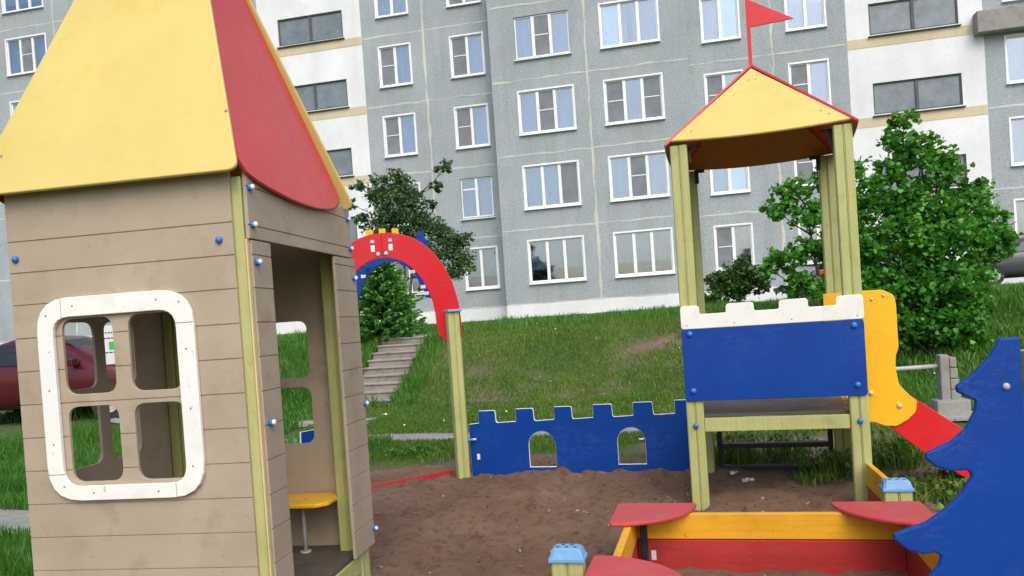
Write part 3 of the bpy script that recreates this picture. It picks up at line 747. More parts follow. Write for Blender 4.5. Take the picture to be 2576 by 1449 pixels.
for pnl, lst in ((s3, [(.055, 2.312), (.06, 2.138), (1.30, 2.314), (1.315, 2.130)]), (s1, [(.078, 1.965), (.098, 1.203), (.11, .40)]), (s2, [(1.345, 1.945), (1.385, 1.147), (1.39, .342)])):
    for (ty, z) in lst:
        sb = bmesh.new(); add_dome(sb, (.019, ty, z), (1, 0, 0), .0185, .012, 14, mi=0, stem=.010); add_dome(sb, (.036, ty, z), (1, 0, 0), .0135, .008, 12, mi=1, stem=.007)
        finish(sb, 'bolt', pnl, [M['blue_c'], M['white_c']])
# floor, sill beams
box_obj('floor', (-HW+.03, -.02, .03, HD-.03, .225, .252), ph, M['deck'], .003)
box_obj('sill_beam', (-.045, -.008, .115, HD-.115, .115, .222), ph, M['green_p'], .004)
box_obj('sill_beam', (-HW+.03, -HW+.07, .115, HD-.115, .115, .222), ph, M['green_p'], .004)
box_obj('top_beam', (-.045, -.008, .115, HD-.115, 2.22, 2.35), ph, M['green_p'], .004)
# bench
bn = board('bench_seat', rounded([(-1.14, 1.02), (-.20, 1.02), (-.135, 1.08), (-.135, 1.345), (-1.14, 1.345)], [.05, .05, .05, .01, .01]), ph, M['yellow'], (), .024, .006, (), Matrix(((1, 0, 0, 0), (0, 0, 1, 0), (0, -1, 0, .592), (0, 0, 0, 1))))
bm = bmesh.new(); add_tube(bm, [(-.36, 1.20, .568), (-.36, 1.20, .256)], .0125, 10); add_tube(bm, [(-.36, 1.20, .262), (-.36, 1.20, .252)], .035, 12); finish(bm, 'bench_leg', bn, M['metal'])
domes('screw', [((x, y, .592), (0, 0, 1)) for x, y in ((-.33, 1.18), (-.37, 1.13), (-.8, 1.15))], bn, M['screw'], .010, .003)
# roof
ZE, OV, TB, KK, HW0, MM, CXX = 2.372, .083, 1.273, .387, .671, .29, -HW/2
def roof_pt(side, h, back=False): return Vector((CXX+side*(HW0-MM*h), (TB-KK*h) if back else (-OV+KK*h), ZE+h))
HA = 1.74
for back in (False, True):
    # local frame in the leaning plane
    base = [(-HW0-.05, 0), (HW0, 0), (HW0-MM*HA, HA*sqrt(1+KK*KK)), (-HW0+MM*HA, HA*sqrt(1+KK*KK))]
    outl = rounded(base, [.045, .045, .03, .03]); lean = math.atan(KK)
    # concave side edges
    mat = Matrix.Translation((CXX, TB if back else -OV, ZE)) @ Matrix.Rotation(lean if back else -lean, 4, 'X')
    if back: mat = Matrix.Translation((CXX, TB, ZE)) @ Matrix.Rotation(pi, 4, 'Z') @ Matrix.Rotation(-lean, 4, 'X')
    rp = board('roof_panel', outl, ph, M['yellow_pale'], (), .020, .006, (), mat)
    domes('screw', [((x, 0, z), (0, -1, 0)) for x, z in ((.575, .32), (-.60, .13), (-.585, .21))], rp, M['screw'], .009, .003, mat)
for side in (1, -1):
    xf = lambda z: CXX+side*(HW0-.006-MM*(z-ZE))
    bt = [(-.02, 2.43), (.02, 2.375), (.097, 2.351), (.19, 2.335), (.30, 2.322), (.41, 2.311), (.526, 2.305), (.66, 2.303), (.786, 2.308), (.91, 2.320), (1.017, 2.339), (1.09, 2.360), (1.153, 2.394), (1.20, 2.44)]
    tl = lambda z: -OV+.024+KK*(z-ZE); tr = lambda z: TB-.024-KK*(z-ZE)
    up = [(tr(z), z) for z in (2.6, 3.0, 3.5, 4.04)]+[(tl(z), z) for z in (4.04, 3.5, 3.0, 2.6)]
    pts = [(xf(z), y, z) for y, z in bt+up]
    if side < 0: pts = pts[::-1]
    rp = plate3('gable_panel', pts, .018, ph, M['red_f'])
    if side > 0:
        domes('screw', [((xf(z)+.001, y, z), (1, 0, .28)) for y, z in ((.09, 2.60), (1.10, 2.62), (.06, 2.70))], rp, M['screw'], .007, .003)

# ------------------------------------------------------------------ play tower
TYAW = -.294
tw = thing('play_tower', 'tall roofed play tower with blue panel, white battlement and red flag', 'play tower', (1.451, 6.314, 0), TYAW)
TWW, TWD = 1.229, 1.265
for x, y in ((0, 0), (TWW, 0), (0, TWD), (TWW, TWD)):
    post('post', tw, x, y, -.1, 2.93, .135, .09)
def tbox(nm, b, m, bev=.004): return box_obj(nm, b, tw, m, bev)
tbox('floor_beam', (.07, TWW-.07, -.030, .012, .608, .716), M['green_p'])
tbox('floor_beam', (.07, TWW-.07, TWD-.02, TWD+.022, .608, .716), M['green_p'])
for x in (0, TWW): tbox('floor_beam', (x-.02, x+.02, .048, TWD-.048, .600, .712), M['green_p'])
bm = bmesh.new()
for k in range(9): add_box(bm, .025, TWW-.025, .014+k*.1365, .014+k*.1365+.132, .718, .742, .003)
finish(bm, 'deck', tw, M['deck'])
bpn = board('barrier_panel', rrect(-.066, 1.294, .862, 1.444, .03), tw, M['blue'], (), .018, .004, (), Matrix.Translation((0, -.065, 0)))
mer = [(-.066, .085), (.290, .505), (.690, .905), (1.105, 1.298)]
o_ = [(-.066, 1.446), (1.298, 1.446)]; rads = [.025, .025]
for a, b in mer[::-1]:
    hi = 1.632
    if b > 1.29: o_ += [(b, hi), (a, hi), (a, 1.562)]; rads += [.03, .03, .018]
    elif a < 0: o_ += [(b, 1.562), (b, hi), (a, hi)]; rads += [.018, .03, .03]
    else: o_ += [(b, 1.562), (b, hi), (a, hi), (a, 1.562)]; rads += [.018, .03, .03, .018]
bat = board('battlement', rounded(o_, rads), tw, M['white_b'], (), .018, .004, (), Matrix.Translation((0, -.066, 0)))
for x, z in ((0, 1.405), (TWW-.005, 1.400), (.0, .945), (TWW-.005, .945)):
    sb = bmesh.new(); add_dome(sb, (x, -.065, z), (0, -1, 0), .024, .018, 16, stem=.004); finish(sb, 'bolt', bpn, M['blue_c'])
for x, z in ((0, .66), (TWW, .665)):
    sb = bmesh.new(); add_dome(sb, (x, -.045, z), (0, -1, 0), .022, .018, 16, stem=.006); finish(sb, 'bolt', tw, M['blue_c'])
domes('screw', [((x, -.066, 1.475), (0, -1, 0)) for x in (-.02, .35, .78, 1.25)], bat, M['screw'], .006, .002)
# roof of four leaning boards
AP = Vector((.610, .630, 3.675)); 
def sag(a, b, n, d): return [tuple(Vector(a).lerp(Vector(b), k/n) + Vector((0, 0, -d*4*(k/n)*(1-k/n)))) for k in range(n+1)]
def on_plane(pts, a, b, c):
    """drop sagging points back into the plane of a, b, c by moving them in y or x"""
    a, b, c = Vector(a), Vector(b), Vector(c); n = (b-a).cross(c-a).normalized(); out = []
    for p in pts:
        p = Vector(p); out.append(p-n*(p-a).dot(n))
    return out
for back in (False, True):
    y0 = 1.265+.055 if back else -.062
    a, b = (-.055, y0, 2.972), (1.298, y0, 2.965); c = AP+Vector((0, .02 if back else -.02, -.03))
    pts = on_plane(sag(a, b, 14, .060), a, b, c)+[Vector(c)]
    if back: pts = pts[::-1]
    yp = plate3('yellow_roof_panel', pts, .018, tw, M['yellow_pale'] if not back else M['yellow_shade'])
    n_ = (Vector(b)-Vector(a)).cross(c-Vector(a)).normalized()*(-1 if back else 1)
    sl_ = []
    for s_, q_ in ((.08, .10), (.93, .10), (.915, .16), (.40, .80), (.60, .80)):
        p = Vector(a).lerp(Vector(b), s_).lerp(c, q_); sl_.append((p+n_*.0005, n_))
    domes('screw', sl_, yp, M['screw'], .008, .003)
for side in (0, 1):
    x0 = 1.340 if side else -.105
    a, b = (x0, -.105, 2.940), (x0, 1.365, 2.940); c = AP+Vector((.004 if side else -.004, 0, .012))
    pts = on_plane(sag(a, b, 14, .055), a, b, c)+[Vector(c)]
    if not side: pts = pts[::-1]
    plate3('red_roof_panel', pts, .020, tw, M['red_f'])
for x in (.055, TWW-.055):
    for y in (.06, TWD-.06):
        bm = bmesh.new(); sx_ = 1 if x < .5 else -1; sy_ = 1 if y < .5 else -1
        add_box(bm, min(x, x+sx_*.09), max(x, x+sx_*.09), min(y, y+sy_*.03), max(y, y+sy_*.03), 2.90, 2.93, .002); add_box(bm, min(x, x+sx_*.035), max(x, x+sx_*.035), min(y, y+sy_*.035), max(y, y+sy_*.035), 2.80, 2.93, .002)
        finish(bm, 'corner_bracket', tw, M['dark_m'])
fl = board('flag', [(.595, 3.62), (.625, 3.62), (.628, 3.999), (.985, 4.012), (.627, 4.235), (.62, 4.36), (.597, 4.36)], tw, M['red'], (), .014, .003, (), Matrix.Translation((0, .623, 0)))
# ladder on the far side
bm = bmesh.new()
for x in (.10, TWW-.12):
    add_box(bm, x, x+.045, TWD+.06, TWD+.10, -.1, .70, .004)
for z in (.02, .235, .47): add_box(bm, .146, TWW-.122, TWD+.03, TWD+.13, z, z+.045, .004)
finish(bm, 'ladder', tw, M['dark_m'])
# slide
so_l = [(1.24, 1.662), (1.472, 1.656), (1.55, 1.61), (1.562, 1.53), (1.562, 1.20), (1.538, 1.13), (1.532, 1.04), (1.55, .91), (1.615, .828), (1.672, .775), (1.655, .69), (1.60, .635), (1.515, .585), (1.43, .59), (1.36, .622), (1.24, .63)]
so_r = [0, .05, .05, .05, .05, .05, .08, .08, .08, .04, .06, .06, .05, .05, .03, 0]
sl = bpy.data.objects.new('slide', None); COL.objects.link(sl); sl.parent = tw
NY, FY = .19, .98
n1 = board('slide_side_panel', rounded(so_l, so_r), sl, M['yellow'], (), .020, .005, (), Matrix.Translation((0, NY-.02, 0)))
far = [(p[0]-.13 if p[0] < 1.3 else p[0], p[1]) for p in so_l]
n2 = board('slide_side_panel', rounded(far, so_r), sl, M['yellow'], (), .020, .005, (), Matrix.Translation((0, FY, 0)))
M['ivory'] = panel_mat('ivory_bolt_cap', (.72, .55, .30), (.3, .2, .1), 0, .3, .03)
for x, z, r in ((1.39, 1.588, .012), (1.475, 1.612, .012), (1.345, .852, .020), (1.545, .745, .022)): domes('bolt', [((x, NY-.020, z), (0, -1, 0))], n1, M['ivory'], r, r*.7, stem=.004)
ch = [(1.40, .64), (1.52, .90), (1.64, .81), (2.25, .345), (2.60, .30), (2.60, .06), (2.10, .08), (1.70, .372)]
for y in (NY+.003, FY-.021):
    board('chute_wall', rounded(ch, [0, .02, .02, .06, .04, .04, .06, .02]), sl, M['red'], (), .018, .004, (), Matrix.Translation((0, y, 0)))
bed = [(1.24, .745), (1.42, .74), (1.72, .50), (2.14, .19), (2.60, .14), (2.60, .125), (2.13, .172), (1.71, .482), (1.41, .722), (1.24, .73)]
bm = bmesh.new()
a_ = [bm.verts.new((p[0], NY+.022, p[1])) for p in bed]; b_ = [bm.verts.new((p[0], FY-.022, p[1])) for p in bed]
for k in range(len(bed)): bm.faces.new((a_[k], a_[(k+1) % len(bed)], b_[(k+1) % len(bed)], b_[k]))
bm.faces.new(a_); bm.faces.new(b_); finish(bm, 'chute_bed', sl, M['metal'])

# ------------------------------------------------------------------ battlement wall board
def plain_castle(L):
    o = [(.0, -.06), (L, -.06), (L, .565)]; rl = [0, 0, .01]; k = int((L-.10)/.406)
    for a in [.10+.406*i for i in range(k)][::-1]: o += [(a+.19, .565), (a+.18, .695), (a, .695), (a-.004, .565)]; rl += [.012, .018, .012, .008]
    return rounded(o+[(.0, .565)], rl+[.01])
c2 = thing('castle_wall_board', 'short blue battlement board seen only through the back window of the playhouse', 'play panel', (-2.36, 6.93, 0), math.atan2(.48, .35))
board('wall_board', plain_castle(1.35), c2, M['blue'], (), .020, .004, (), None, edge=M['white_b'])
cw = thing('castle_wall_board', 'long blue castle wall board with battlements and two arched holes', 'play panel', (-.526, 8.199, 0), radians(-16.16))
o_ = [(.005, -.06), (2.40, -.06), (2.40, .60)]; rr_l = [0, 0, .01]
ms = [(.118, .300), (.528, .714), (.938, 1.118), (1.344, 1.532), (1.748, 1.938), (2.158, 2.345)]
for a, b in ms[::-1]:
    zb = .558+.019*a; o_ += [(b+.010, zb), (b+.004, zb+.13), (a, zb+.13), (a-.002, zb)]; rr_l += [.022, .022, .010, .006]
o_ += [(.005, .553)]; rr_l += [.01]
def arch_hole(c, w, z0, z1):
    return [(c-w, z0), (c+w, z0), (c+w, z1-w)]+[(c+w*cos(radians(t)), z1-w+w*sin(radians(t))) for t in range(15, 180, 15)]+[(c-w, z1-w)]
board('wall_board', rounded(o_, rr_l), cw, M['blue'], [arch_hole(.79, .140, .088, .458), arch_hole(1.711, .138, .103, .472)], .032, .006, (), None, edge=M['white_b'])
bm = bmesh.new(); add_tube(bm, [(-.06, -.03, .375), (.05, -.03, .392)], .018, 10); add_tube(bm, [(.05, -.03, .392), (.085, -.03, .397)], .011, 10, mi=1); finish(bm, 'clamp_bolt', cw, [M['blue_c'], M['white_c']])
bm = bmesh.new(); add_box(bm, .075, .108, -.002, -.0005, .175, .235); finish(bm, 'sticker', cw, M['litter'])

# ------------------------------------------------------------------ arch gate
AR = radians(-9)
ag = thing('arch_gate', 'red arch with yellow teeth on a pale green post, blue arch behind', 'play arch', (-.608, 8.163, 0), AR)
post('post', ag, .0, .02, -.1, 1.748, .125, .115, True, Matrix.Rotation(radians(28), 4, 'Z'))
post('post', ag, -1.50, .02, -.1, 1.748, .125, .115, True)
for x in (0, -1.50):
    bm = bmesh.new(); add_box(bm, x-.078, x+.078, -.062, .102, 1.749, 1.775, .010); 
    if x == 0: bmesh.ops.rotate(bm, verts=bm.verts, cent=(0, .02, 0), matrix=Matrix.Rotation(radians(28), 3, 'Z'))
    finish(bm, 'post_cap', ag, M['blue_l'])
AC = -.755
def arch_half(side, dz=0, ro=(.815, 1.0), ri=(.545, .73), zc=1.655):
    out = []; inn = []
    for k in range(0, 19):
        a = radians(90-90*k/18)
        out.append((AC+side*ro[0]*cos(a)**.92 if k else AC+side*.0015, zc+ro[1]*sin(a)**1.0)); inn.append((AC+side*ri[0]*cos(a)**.95 if k else AC+side*.0015, zc+ri[1]*sin(a)))
    tail = [(AC+side*ro[0]*1.0, 1.50), (AC+side*(ro[0]-.05), 1.43), (AC+side*(ri[0]+.10), 1.43), (AC+side*(ri[0]+.02), 1.52)]
    return out+tail+inn[::-1]
for s in (1, -1):
    pts = arch_half(s); 
    ap = board('arch_panel', pts if s < 0 else pts[::-1], ag, M['red'], (), .020, .004, (), Matrix.Translation((0, .10, 0)))
    domes('bolt', [((AC+x, .10, z), (0, -1, 0)) for x, z in ((s*.10, 2.565), (s*.045, 2.43))], ap, M['white_c'], .022, .018, stem=.004)
    bm = bmesh.new(); add_box(bm, AC+s*.10-.022, AC+s*.10+.022, .097, .0985, 2.46, 2.53); finish(bm, 'sticker', ap, M['white_c'])
teeth = []; 
for x in (-.155, -.01, .135): teeth += [(x, 2.60), (x, 2.705), (x+.075, 2.705), (x+.075, 2.60)]
board('yellow_teeth', rounded([(AC-.17, 2.45)]+[(AC+p[0]-.02, p[1]-.12*(p[0]-.0)**2*3) for p in teeth]+[(AC+.22, 2.45)], .012), ag, M['yellow'], (), .018, .004, (), Matrix.Translation((0, .123, 0)))
# blue arch on the far side with a fin
A2 = -.985; bpts = [(A2+.70*cos(radians(180-7.5*k)), 1.70+.86*sin(radians(180-7.5*k))) for k in range(25)]
fin = [(-.655, 2.46), (-.645, 2.66), (-.600, 2.75), (-.560, 2.765), (-.515, 2.66), (-.490, 2.56), (-.47, 2.30)]
outer = [p for p in bpts if p[0] < -.66]+fin+[p for p in bpts if p[0] > -.46]
inner = [(-.42, 1.93)]+[(A2+.45*cos(radians(t_))*(1+.04*(i_ % 2)), 1.70+.715*sin(radians(t_))*(1+.03*(i_ % 2))) for i_, t_ in enumerate(range(22, 159, 8))]+[(2*A2+.42, 1.93)]
board('blue_arch_panel', outer+[(A2+.70, 1.45), (-.42, 1.45)]+inner+[(2*A2+.42, 1.45), (A2-.70, 1.45)], ag, M['blue'], (), .020, .003, (), Matrix.Translation((0, 1.05, 0)))
for x, z in ((-1.32, 2.28), (-.70, 2.29), (-.585, 2.10), (-.55, 2.02)):
    bm = bmesh.new(); add_box(bm, x-.03, x+.03, 1.046, 1.0485, z-.025, z+.015); finish(bm, 'sticker', ag, M['litter'])
for x in (-.245, -1.72): post('post', ag, x, 1.12, -.1, 1.70, .12, .10, True)
for a_ in (62, 118):
    a = radians(a_); bm = bmesh.new(); add_tube(bm, [(AC+.69*cos(a), .122, 1.655+.83*sin(a)), (A2+.58*cos(a), 1.048, 1.70+.76*sin(a))], .014, 8); finish(bm, 'tie_rod', ag, M['metal'])

# ------------------------------------------------------------------ low red plank
rp = thing('edging_plank', 'thin red plank half buried in the sand by the green post', 'plank', (-.738, 8.38, 0), math.atan2(8.38-7.83, .787)+pi)
box_obj('plank_board', (0, 1.05, -.012, .012, -.08, .050), rp, M['red_w'], .003)
lb = rp.children[0]; lb.name = 'plank_board'

# ------------------------------------------------------------------ sandbox with corner seats
SY = math.atan2(-.453, 1.767)
sbx = thing('sandbox', 'yellow and red board sandbox with red quarter-round corner seats', 'sandbox', (.625, 5.116, 0), SY)
SWD, SDP = 1.824, 1.62
def sboard(nm, x0, x1, y0, y1, z0, z1, m): return box_obj(nm, (x0, x1, y0, y1, z0, z1), sbx, m, .005)
I = .165
for (x0, x1, y0, y1) in ((I-.03, SWD-I+.03, -I-.022, -I+.022), (I-.03, SWD-I+.03, -SDP+I-.022, -SDP+I+.022)):
    sboard('upper_board', x0, x1, y0, y1, .172, .330, M['yellow_w']); sboard('lower_board', x0, x1, y0, y1, -.06, .166, M['red_w'])
for (x0, x1) in ((I-.076, I-.032), (SWD-I+.032, SWD-I+.076)):
    sboard('upper_board', x0, x1, -SDP+I-.03, -I+.03, .172, .330, M['yellow_w']); sboard('lower_board', x0, x1, -SDP+I-.03, -I+.03, -.06, .166, M['red_w'])
for x_ in (I+.012, ): sboard('corner_bracket', x_-.022, x_+.022, -I-.060, -I-.024, -.05, .325, M['dark_m'])
bm = bmesh.new(); add_box(bm, .215, .245, -I-.0245, -I-.0232, .04, .10); finish(bm, 'sticker', sbx, M['litter'])
for cx, cy, s1_, s2_ in ((0, 0, 1, -1), (SWD, 0, -1, -1), (0, -SDP, 1, 1)):
    R = .51; pts = [(0, 0)]+[(R*cos(radians(t_)), R*sin(radians(t_))) for t_ in range(0, 91, 9)]
    pts = [(cx+s1_*p[0], cy+s2_*p[1]) for p in pts]
    if s1_*s2_ < 0: pts = pts[::-1]
    board('corner_seat', rounded(pts, [.04]+[.03]+[0]*9+[.03]) if s1_*s2_ > 0 else rounded(pts, [.03]+[0]*9+[.03]+[.04]), sbx, M['red_s'], (), .022, .007, (), Matrix(((1, 0, 0, 0), (0, 0, 1, 0), (0, -1, 0, .356), (0, 0, 0, 1))))
def capped_post(px, py, lab):
    t_ = thing('capped_post', lab, 'post', (px, py, 0), SY, 'short green posts with light blue caps')
    post('post_body', t_, 0, 0, -.1, .405, .160, .10)
    bm = bmesh.new()
    vs = add_box(bm, -.088, .088, -.060, .060, .402, .462)
    for v in vs:
        if v.co.z > .45: v.co.x *= .80; v.co.y *= .74
        else: v.co.z = .402
    lo = add_box(bm, -.090, .090, -.062, .062, .392, .414, .005)
    es = [e for e in bm.edges if min(e.verts[0].co.z, e.verts[1].co.z) > .43 or abs(e.verts[0].co.z-e.verts[1].co.z) > .045]
    bmesh.ops.bevel(bm, geom=es, offset=.010, segments=3, affect='EDGES')
    finish(bm, 'post_cap', t_, M['blue_l'])
    domes('cap_recess', [((-.045+k*.022, (-.02, .018)[k % 2], .4625), (0, 0, 1)) for k in range(5)], t_, M['dark_m'], .010, .0012)
    return t_
capped_post(.205, 3.87, 'short green post with light blue cap at the near left of the sandbox')
capped_post(2.33, 4.82, 'short green post with light blue cap behind the right corner seat')
ye = thing('edging_board', 'yellow over brown edging board between the tower and the short capped post', 'edging board', (2.435, 4.98, 0), math.atan2(.93, .215))
box_obj('upper_board', (0, .93, -.02, .02, .165, .345), ye, M['yellow_w'], .008); box_obj('lower_board', (0, .93, -.02, .02, -.08, .160), ye, M['red_w'], .005)

# ------------------------------------------------------------------ fir tree board
fb = thing('fir_tree_board', 'big blue board cut as half a fir tree in the near right foreground', 'play panel', (1.9, 2.6, 0), radians(-13))
fo = [(-.175, 1.434), (-.240, 1.432), (-.272, 1.372), (-.324, 1.317), (-.384, 1.273), (-.380, 1.252), (-.345, 1.231), (-.322, 1.219), (-.331, 1.180), (-.361, 1.124), (-.409, 1.082), (-.492, 1.043), (-.493, 1.024), (-.462, .992), (-.414, .976), (-.360, .979), (-.349, .960), (-.385, .899), (-.441, .842), (-.503, .798), (-.612, .757), (-.610, .735), (-.569, .699), (-.516, .683), (-.480, .690), (-.461, .678), (-.472, .644), (-.507, .600), (-.56, .55), (-.66, .49), (-.66, .465), (-.60, .42), (-.53, .40), (-.50, .40), (-.50, -.05), (-.175, -.05)]
board('fir_panel', rounded(fo[::-1], .012), fb, M['blue'], (), .024, .008)
bm = bmesh.new(); add_dome(bm, (-.228, 0, 1.266), (0, -1, 0), .012, .007, 14, stem=.002); finish(bm, 'bolt', fb, M['metal'])
post('post', fb, -.09, .075, -.1, 1.38, .12, .09)

# ------------------------------------------------------------------ concrete rail posts
cf = thing('concrete_rail', 'stubby grey concrete post carrying a thin pipe rail beyond the slide', 'rail', (5.62, 10.05, 0), -BY)
def cpost(x):
    bm = bmesh.new(); add_box(bm, x-.20, x+.20, -.16, .16, -.1, .22, .03)
    add_box(bm, x-.115, x-.005, -.08, .10, .20, .80, .02); 
    for k in range(4): add_box(bm, x+.0, x+.115-.01*k, -.07, .10, .21+k*.14, .21+k*.14+.135, .018)
    return finish(bm, 'concrete_post', cf, M['conc'])
cpost(0); cpost(-2.4)
bm = bmesh.new(); add_tube(bm, [(-2.45, .01, .60), (-.06, .01, .655)], .028, 10); finish(bm, 'rail_pipe', cf, M['metal'])

# ------------------------------------------------------------------ notice board
nb = thing('notice_board', 'small white notice sheet with green mark on a thin post behind the playhouse', 'notice board', (-3.36, 6.5, 0), 0)
bm = bmesh.new(); add_box(bm, -.12, .17, -.01, .01, 1.475, 1.80, .003); finish(bm, 'sheet', nb, M['litter'])
bm = bmesh.new(); add_box(bm, -.01, .055, -.0125, -.0105, 1.60, 1.665); finish(bm, 'green_mark', nb, M['green_x'])
bm = bmesh.new()
for z in (1.74, 1.695, 1.63, 1.575):
    x = -.10
    while x < .14:
        w_ = random.uniform(.012, .03)
        if not (z == 1.63 and x < .06): add_box(bm, x, x+w_, -.0125, -.0105, z-.004, z+.006)
        x += w_+.008
finish(bm, 'printed_lines', nb, M['ink'])
for x in (-.09, ): 
    bm = bmesh.new(); add_tube(bm, [(x, .03, -.1), (x, .03, 1.79)], .014, 8); finish(bm, 'leg', nb, M['metal'])

# ------------------------------------------------------------------ litter
def litter(label, x, y, z, s):
    bm = bmesh.new(); n = 5; g = {}
    for i in range(n):
        for j in range(n): g[i, j] = bm.verts.new(((i-2)*s*.25+random.uniform(-.2, .2)*s*.25, (j-2)*s*.18, random.uniform(0, .35)*s))
    for i in range(n-1):
        for j in range(n-1): bm.faces.new((g[i, j], g[i+1, j], g[i+1, j+1], g[i, j+1]))
    r = bmesh.ops.extrude_face_region(bm, geom=list(bm.faces)); bmesh.ops.translate(bm, vec=(0, 0, .002), verts=[e for e in r['geom'] if isinstance(e, bmesh.types.BMVert)])
    o = finish(bm, 'litter', None, M['litter']); o.location = (x, y, z); tag(o, label, 'litter'); return o
litter('crumpled white paper lying on the sand under the tower', 2.05, 7.02, sandz(2.05, 7.02)+.0, .11)
litter('small white scrap caught in the weeds under the tower, behind the larger paper', 2.0, 7.28, .03, .08)
litter('white scrap of paper on the grass beyond the right arched hole', 1.52, 9.6, .03, .07)
litter('white scrap at the foot of the grass bank beside the steps', -2.3, 13.4, .14, .10)

# ------------------------------------------------------------------ cars
def car(label, loc, rz, paint, roofz=1.45, Lc=4.3, hatch=False):
    t = thing('parked_car', label, 'car', loc, rz, 'cars parked by the flats')
    Wd = .86
    # stations: x, bottom z, belt z, top z, half width, roof half width
    if hatch: S = [(-2.1, .35, .70, .75, .60, .5), (-2.02, .22, .86, .95, .80, .62), (-1.75, .20, .93, 1.30, .85, .66), (-1.3, .20, .95, 1.44, .87, .68), (-.4, .20, .94, 1.48, .87, .70), (.25, .20, .92, 1.43, .87, .68), (.75, .20, .92, 1.18, .87, .70), (1.15, .20, .92, .935, .86, .78), (1.75, .22, .82, .84, .82, .66), (2.05, .25, .66, .70, .70, .5), (2.12, .35, .5, .52, .6, .4)]
    else: S = [(-2.15, .35, .70, .80, .60, .5), (-2.08, .22, .88, .93, .78, .62), (-1.55, .20, .95, .99, .84, .70), (-1.25, .20, .95, 1.08, .86, .68), (-.75, .20, .95, 1.38, .87, .66), (-.2, .20, .94, 1.44, .87, .68), (.35, .20, .92, 1.38, .87, .67), (.95, .20, .91, 1.02, .87, .72), (1.2, .20, .90, .93, .86, .74), (1.8, .22, .80, .83, .82, .66), (2.08, .25, .62, .66, .70, .5), (2.15, .35, .5, .52, .6, .4)]
    bm = bmesh.new(); rings = []
    for (x, zb, zl, zt, w, wr) in S:
        r = [(w*.80, zb), (w*.97, zb+.10), (w, zb+.30), (w*.995, zl-.12), (w*.95, zl), (wr+(w*.95-wr)*.12, zt-.05*(zt-zl > .1)), (wr*.8, zt), (0, zt+.015)]
        full = [(x, y, z) for y, z in r]+[(x, -y, z) for y, z in r[-2::-1]]
        rings.append([bm.verts.new(p) for p in full])
    for a, b in zip(rings, rings[1:]):
        for k in range(len(a)-1): f = bm.faces.new((a[k], a[k+1], b[k+1], b[k])); f.smooth = True
        bm.faces.new((a[-1], a[0], b[0], b[-1]))
    bm.faces.new(rings[0]); bm.faces.new(rings[-1])
    body = finish(bm, 'body', t, M[paint])
    md = body.modifiers.new('s', 'SUBSURF'); md.levels = 1; md.render_levels = 1
    def at(x):
        for a, b in zip(S, S[1:]):
            if a[0] <= x <= b[0]: f = (x-a[0])/(b[0]-a[0]); return [a[i]+(b[i]-a[i])*f for i in range(6)]
        return S[-1]
    for sd_ in (1, -1):
        for xs in (([-1.60, -1.15, -.95] if hatch else [-1.15, -.95, -.80]), [-.85, -.5, -.02], [.03, .3, .85]):
            bm = bmesh.new(); lo = []; hi = []
            for x in xs:
                _, zb, zl, zt, w, wr = at(x); y0, y1 = w*.955+.012, wr+(w*.95-wr)*.2+.022
                zh = max(zl+.05, zt-.10); fr_ = (zh-zl)/(max(zt-.05-zl, .1)); lo.append(bm.verts.new((x, sd_*y0, zl+.02))); hi.append(bm.verts.new((x, sd_*(y0+(y1-y0)*min(1, fr_)), zh)))
            for k in range(len(xs)-1): bm.faces.new((lo[k], lo[k+1], hi[k+1], hi[k]))
            r = bmesh.ops.extrude_face_region(bm, geom=list(bm.faces)); bmesh.ops.translate(bm, vec=(0, -.02*sd_, 0), verts=[e for e in r['geom'] if isinstance(e, bmesh.types.BMVert)])
            finish(bm, 'side_window', t, M['car_glass'])
        for x in (-1.30, 1.32):
            bm = bmesh.new(); add_tube(bm, [(x, sd_*.66, .31), (x, sd_*.86, .31)], .31, 24); wh = finish(bm, 'wheel', t, M['rubber'])
            bm = bmesh.new(); add_tube(bm, [(x, sd_*.84, .31), (x, sd_*.872, .31)], .20, 20); 
            for q in range(5): add_box(bm, x-.02, x+.02, sd_*.872-.006, sd_*.872+.006, .33, .48, 0, 0, Matrix.Translation((x, 0, .31)) @ Matrix.Rotation(q*2*pi/5, 4, 'Y') @ Matrix.Translation((-x, 0, -.31)))
            finish(bm, 'rim', wh, M['metal'])
        bm = bmesh.new(); add_box(bm, -2.07, -1.93, sd_*.72-.09, sd_*.72+.09, .66, .84, .02); finish(bm, 'tail_lamp', t, M['lamp_r'])
        bm = bmesh.new(); add_box(bm, 1.90, 2.04, sd_*.62-.12, sd_*.62+.12, .52, .66, .02); finish(bm, 'headlight', t, M['lamp_w'])
        bm = bmesh.new(); add_box(bm, .72, .86, sd_*.93-.07, sd_*.93+.07, .90, 1.02, .02); finish(bm, 'wing_mirror', t, M[paint])
    for nm, (xa, xb) in (('windscreen', (.40, 1.12) if hatch else (.42, 1.14)), ('rear_window', (-1.98, -1.5) if hatch else (-1.38, -.85))):
        bm = bmesh.new(); g_ = []
        for x in (xa, (xa+xb)/2, xb):
            q = at(x); g_.append([bm.verts.new((x, y*q[5]*.82, q[3]+.012-.03*abs(y))) for y in (-1, 0, 1)])
        for i in range(2):
            for j in range(2): bm.faces.new((g_[i][j], g_[i+1][j], g_[i+1][j+1], g_[i][j+1]))
        finish(bm, nm, t, M['car_glass'])
    return t
car('dark red hatchback parked on the grass behind the playhouse', (-7.75, 13.4, .48), radians(-6), 'car_red')
car('dark grey car parked at the far right by the flats', (15.6, 23.2, 1.70), radians(168), 'car_grey', hatch=True)
car('dark car almost wholly hidden behind the two young maples', (11.6, 23.8, 1.70), radians(-12), 'car_grey', hatch=False)

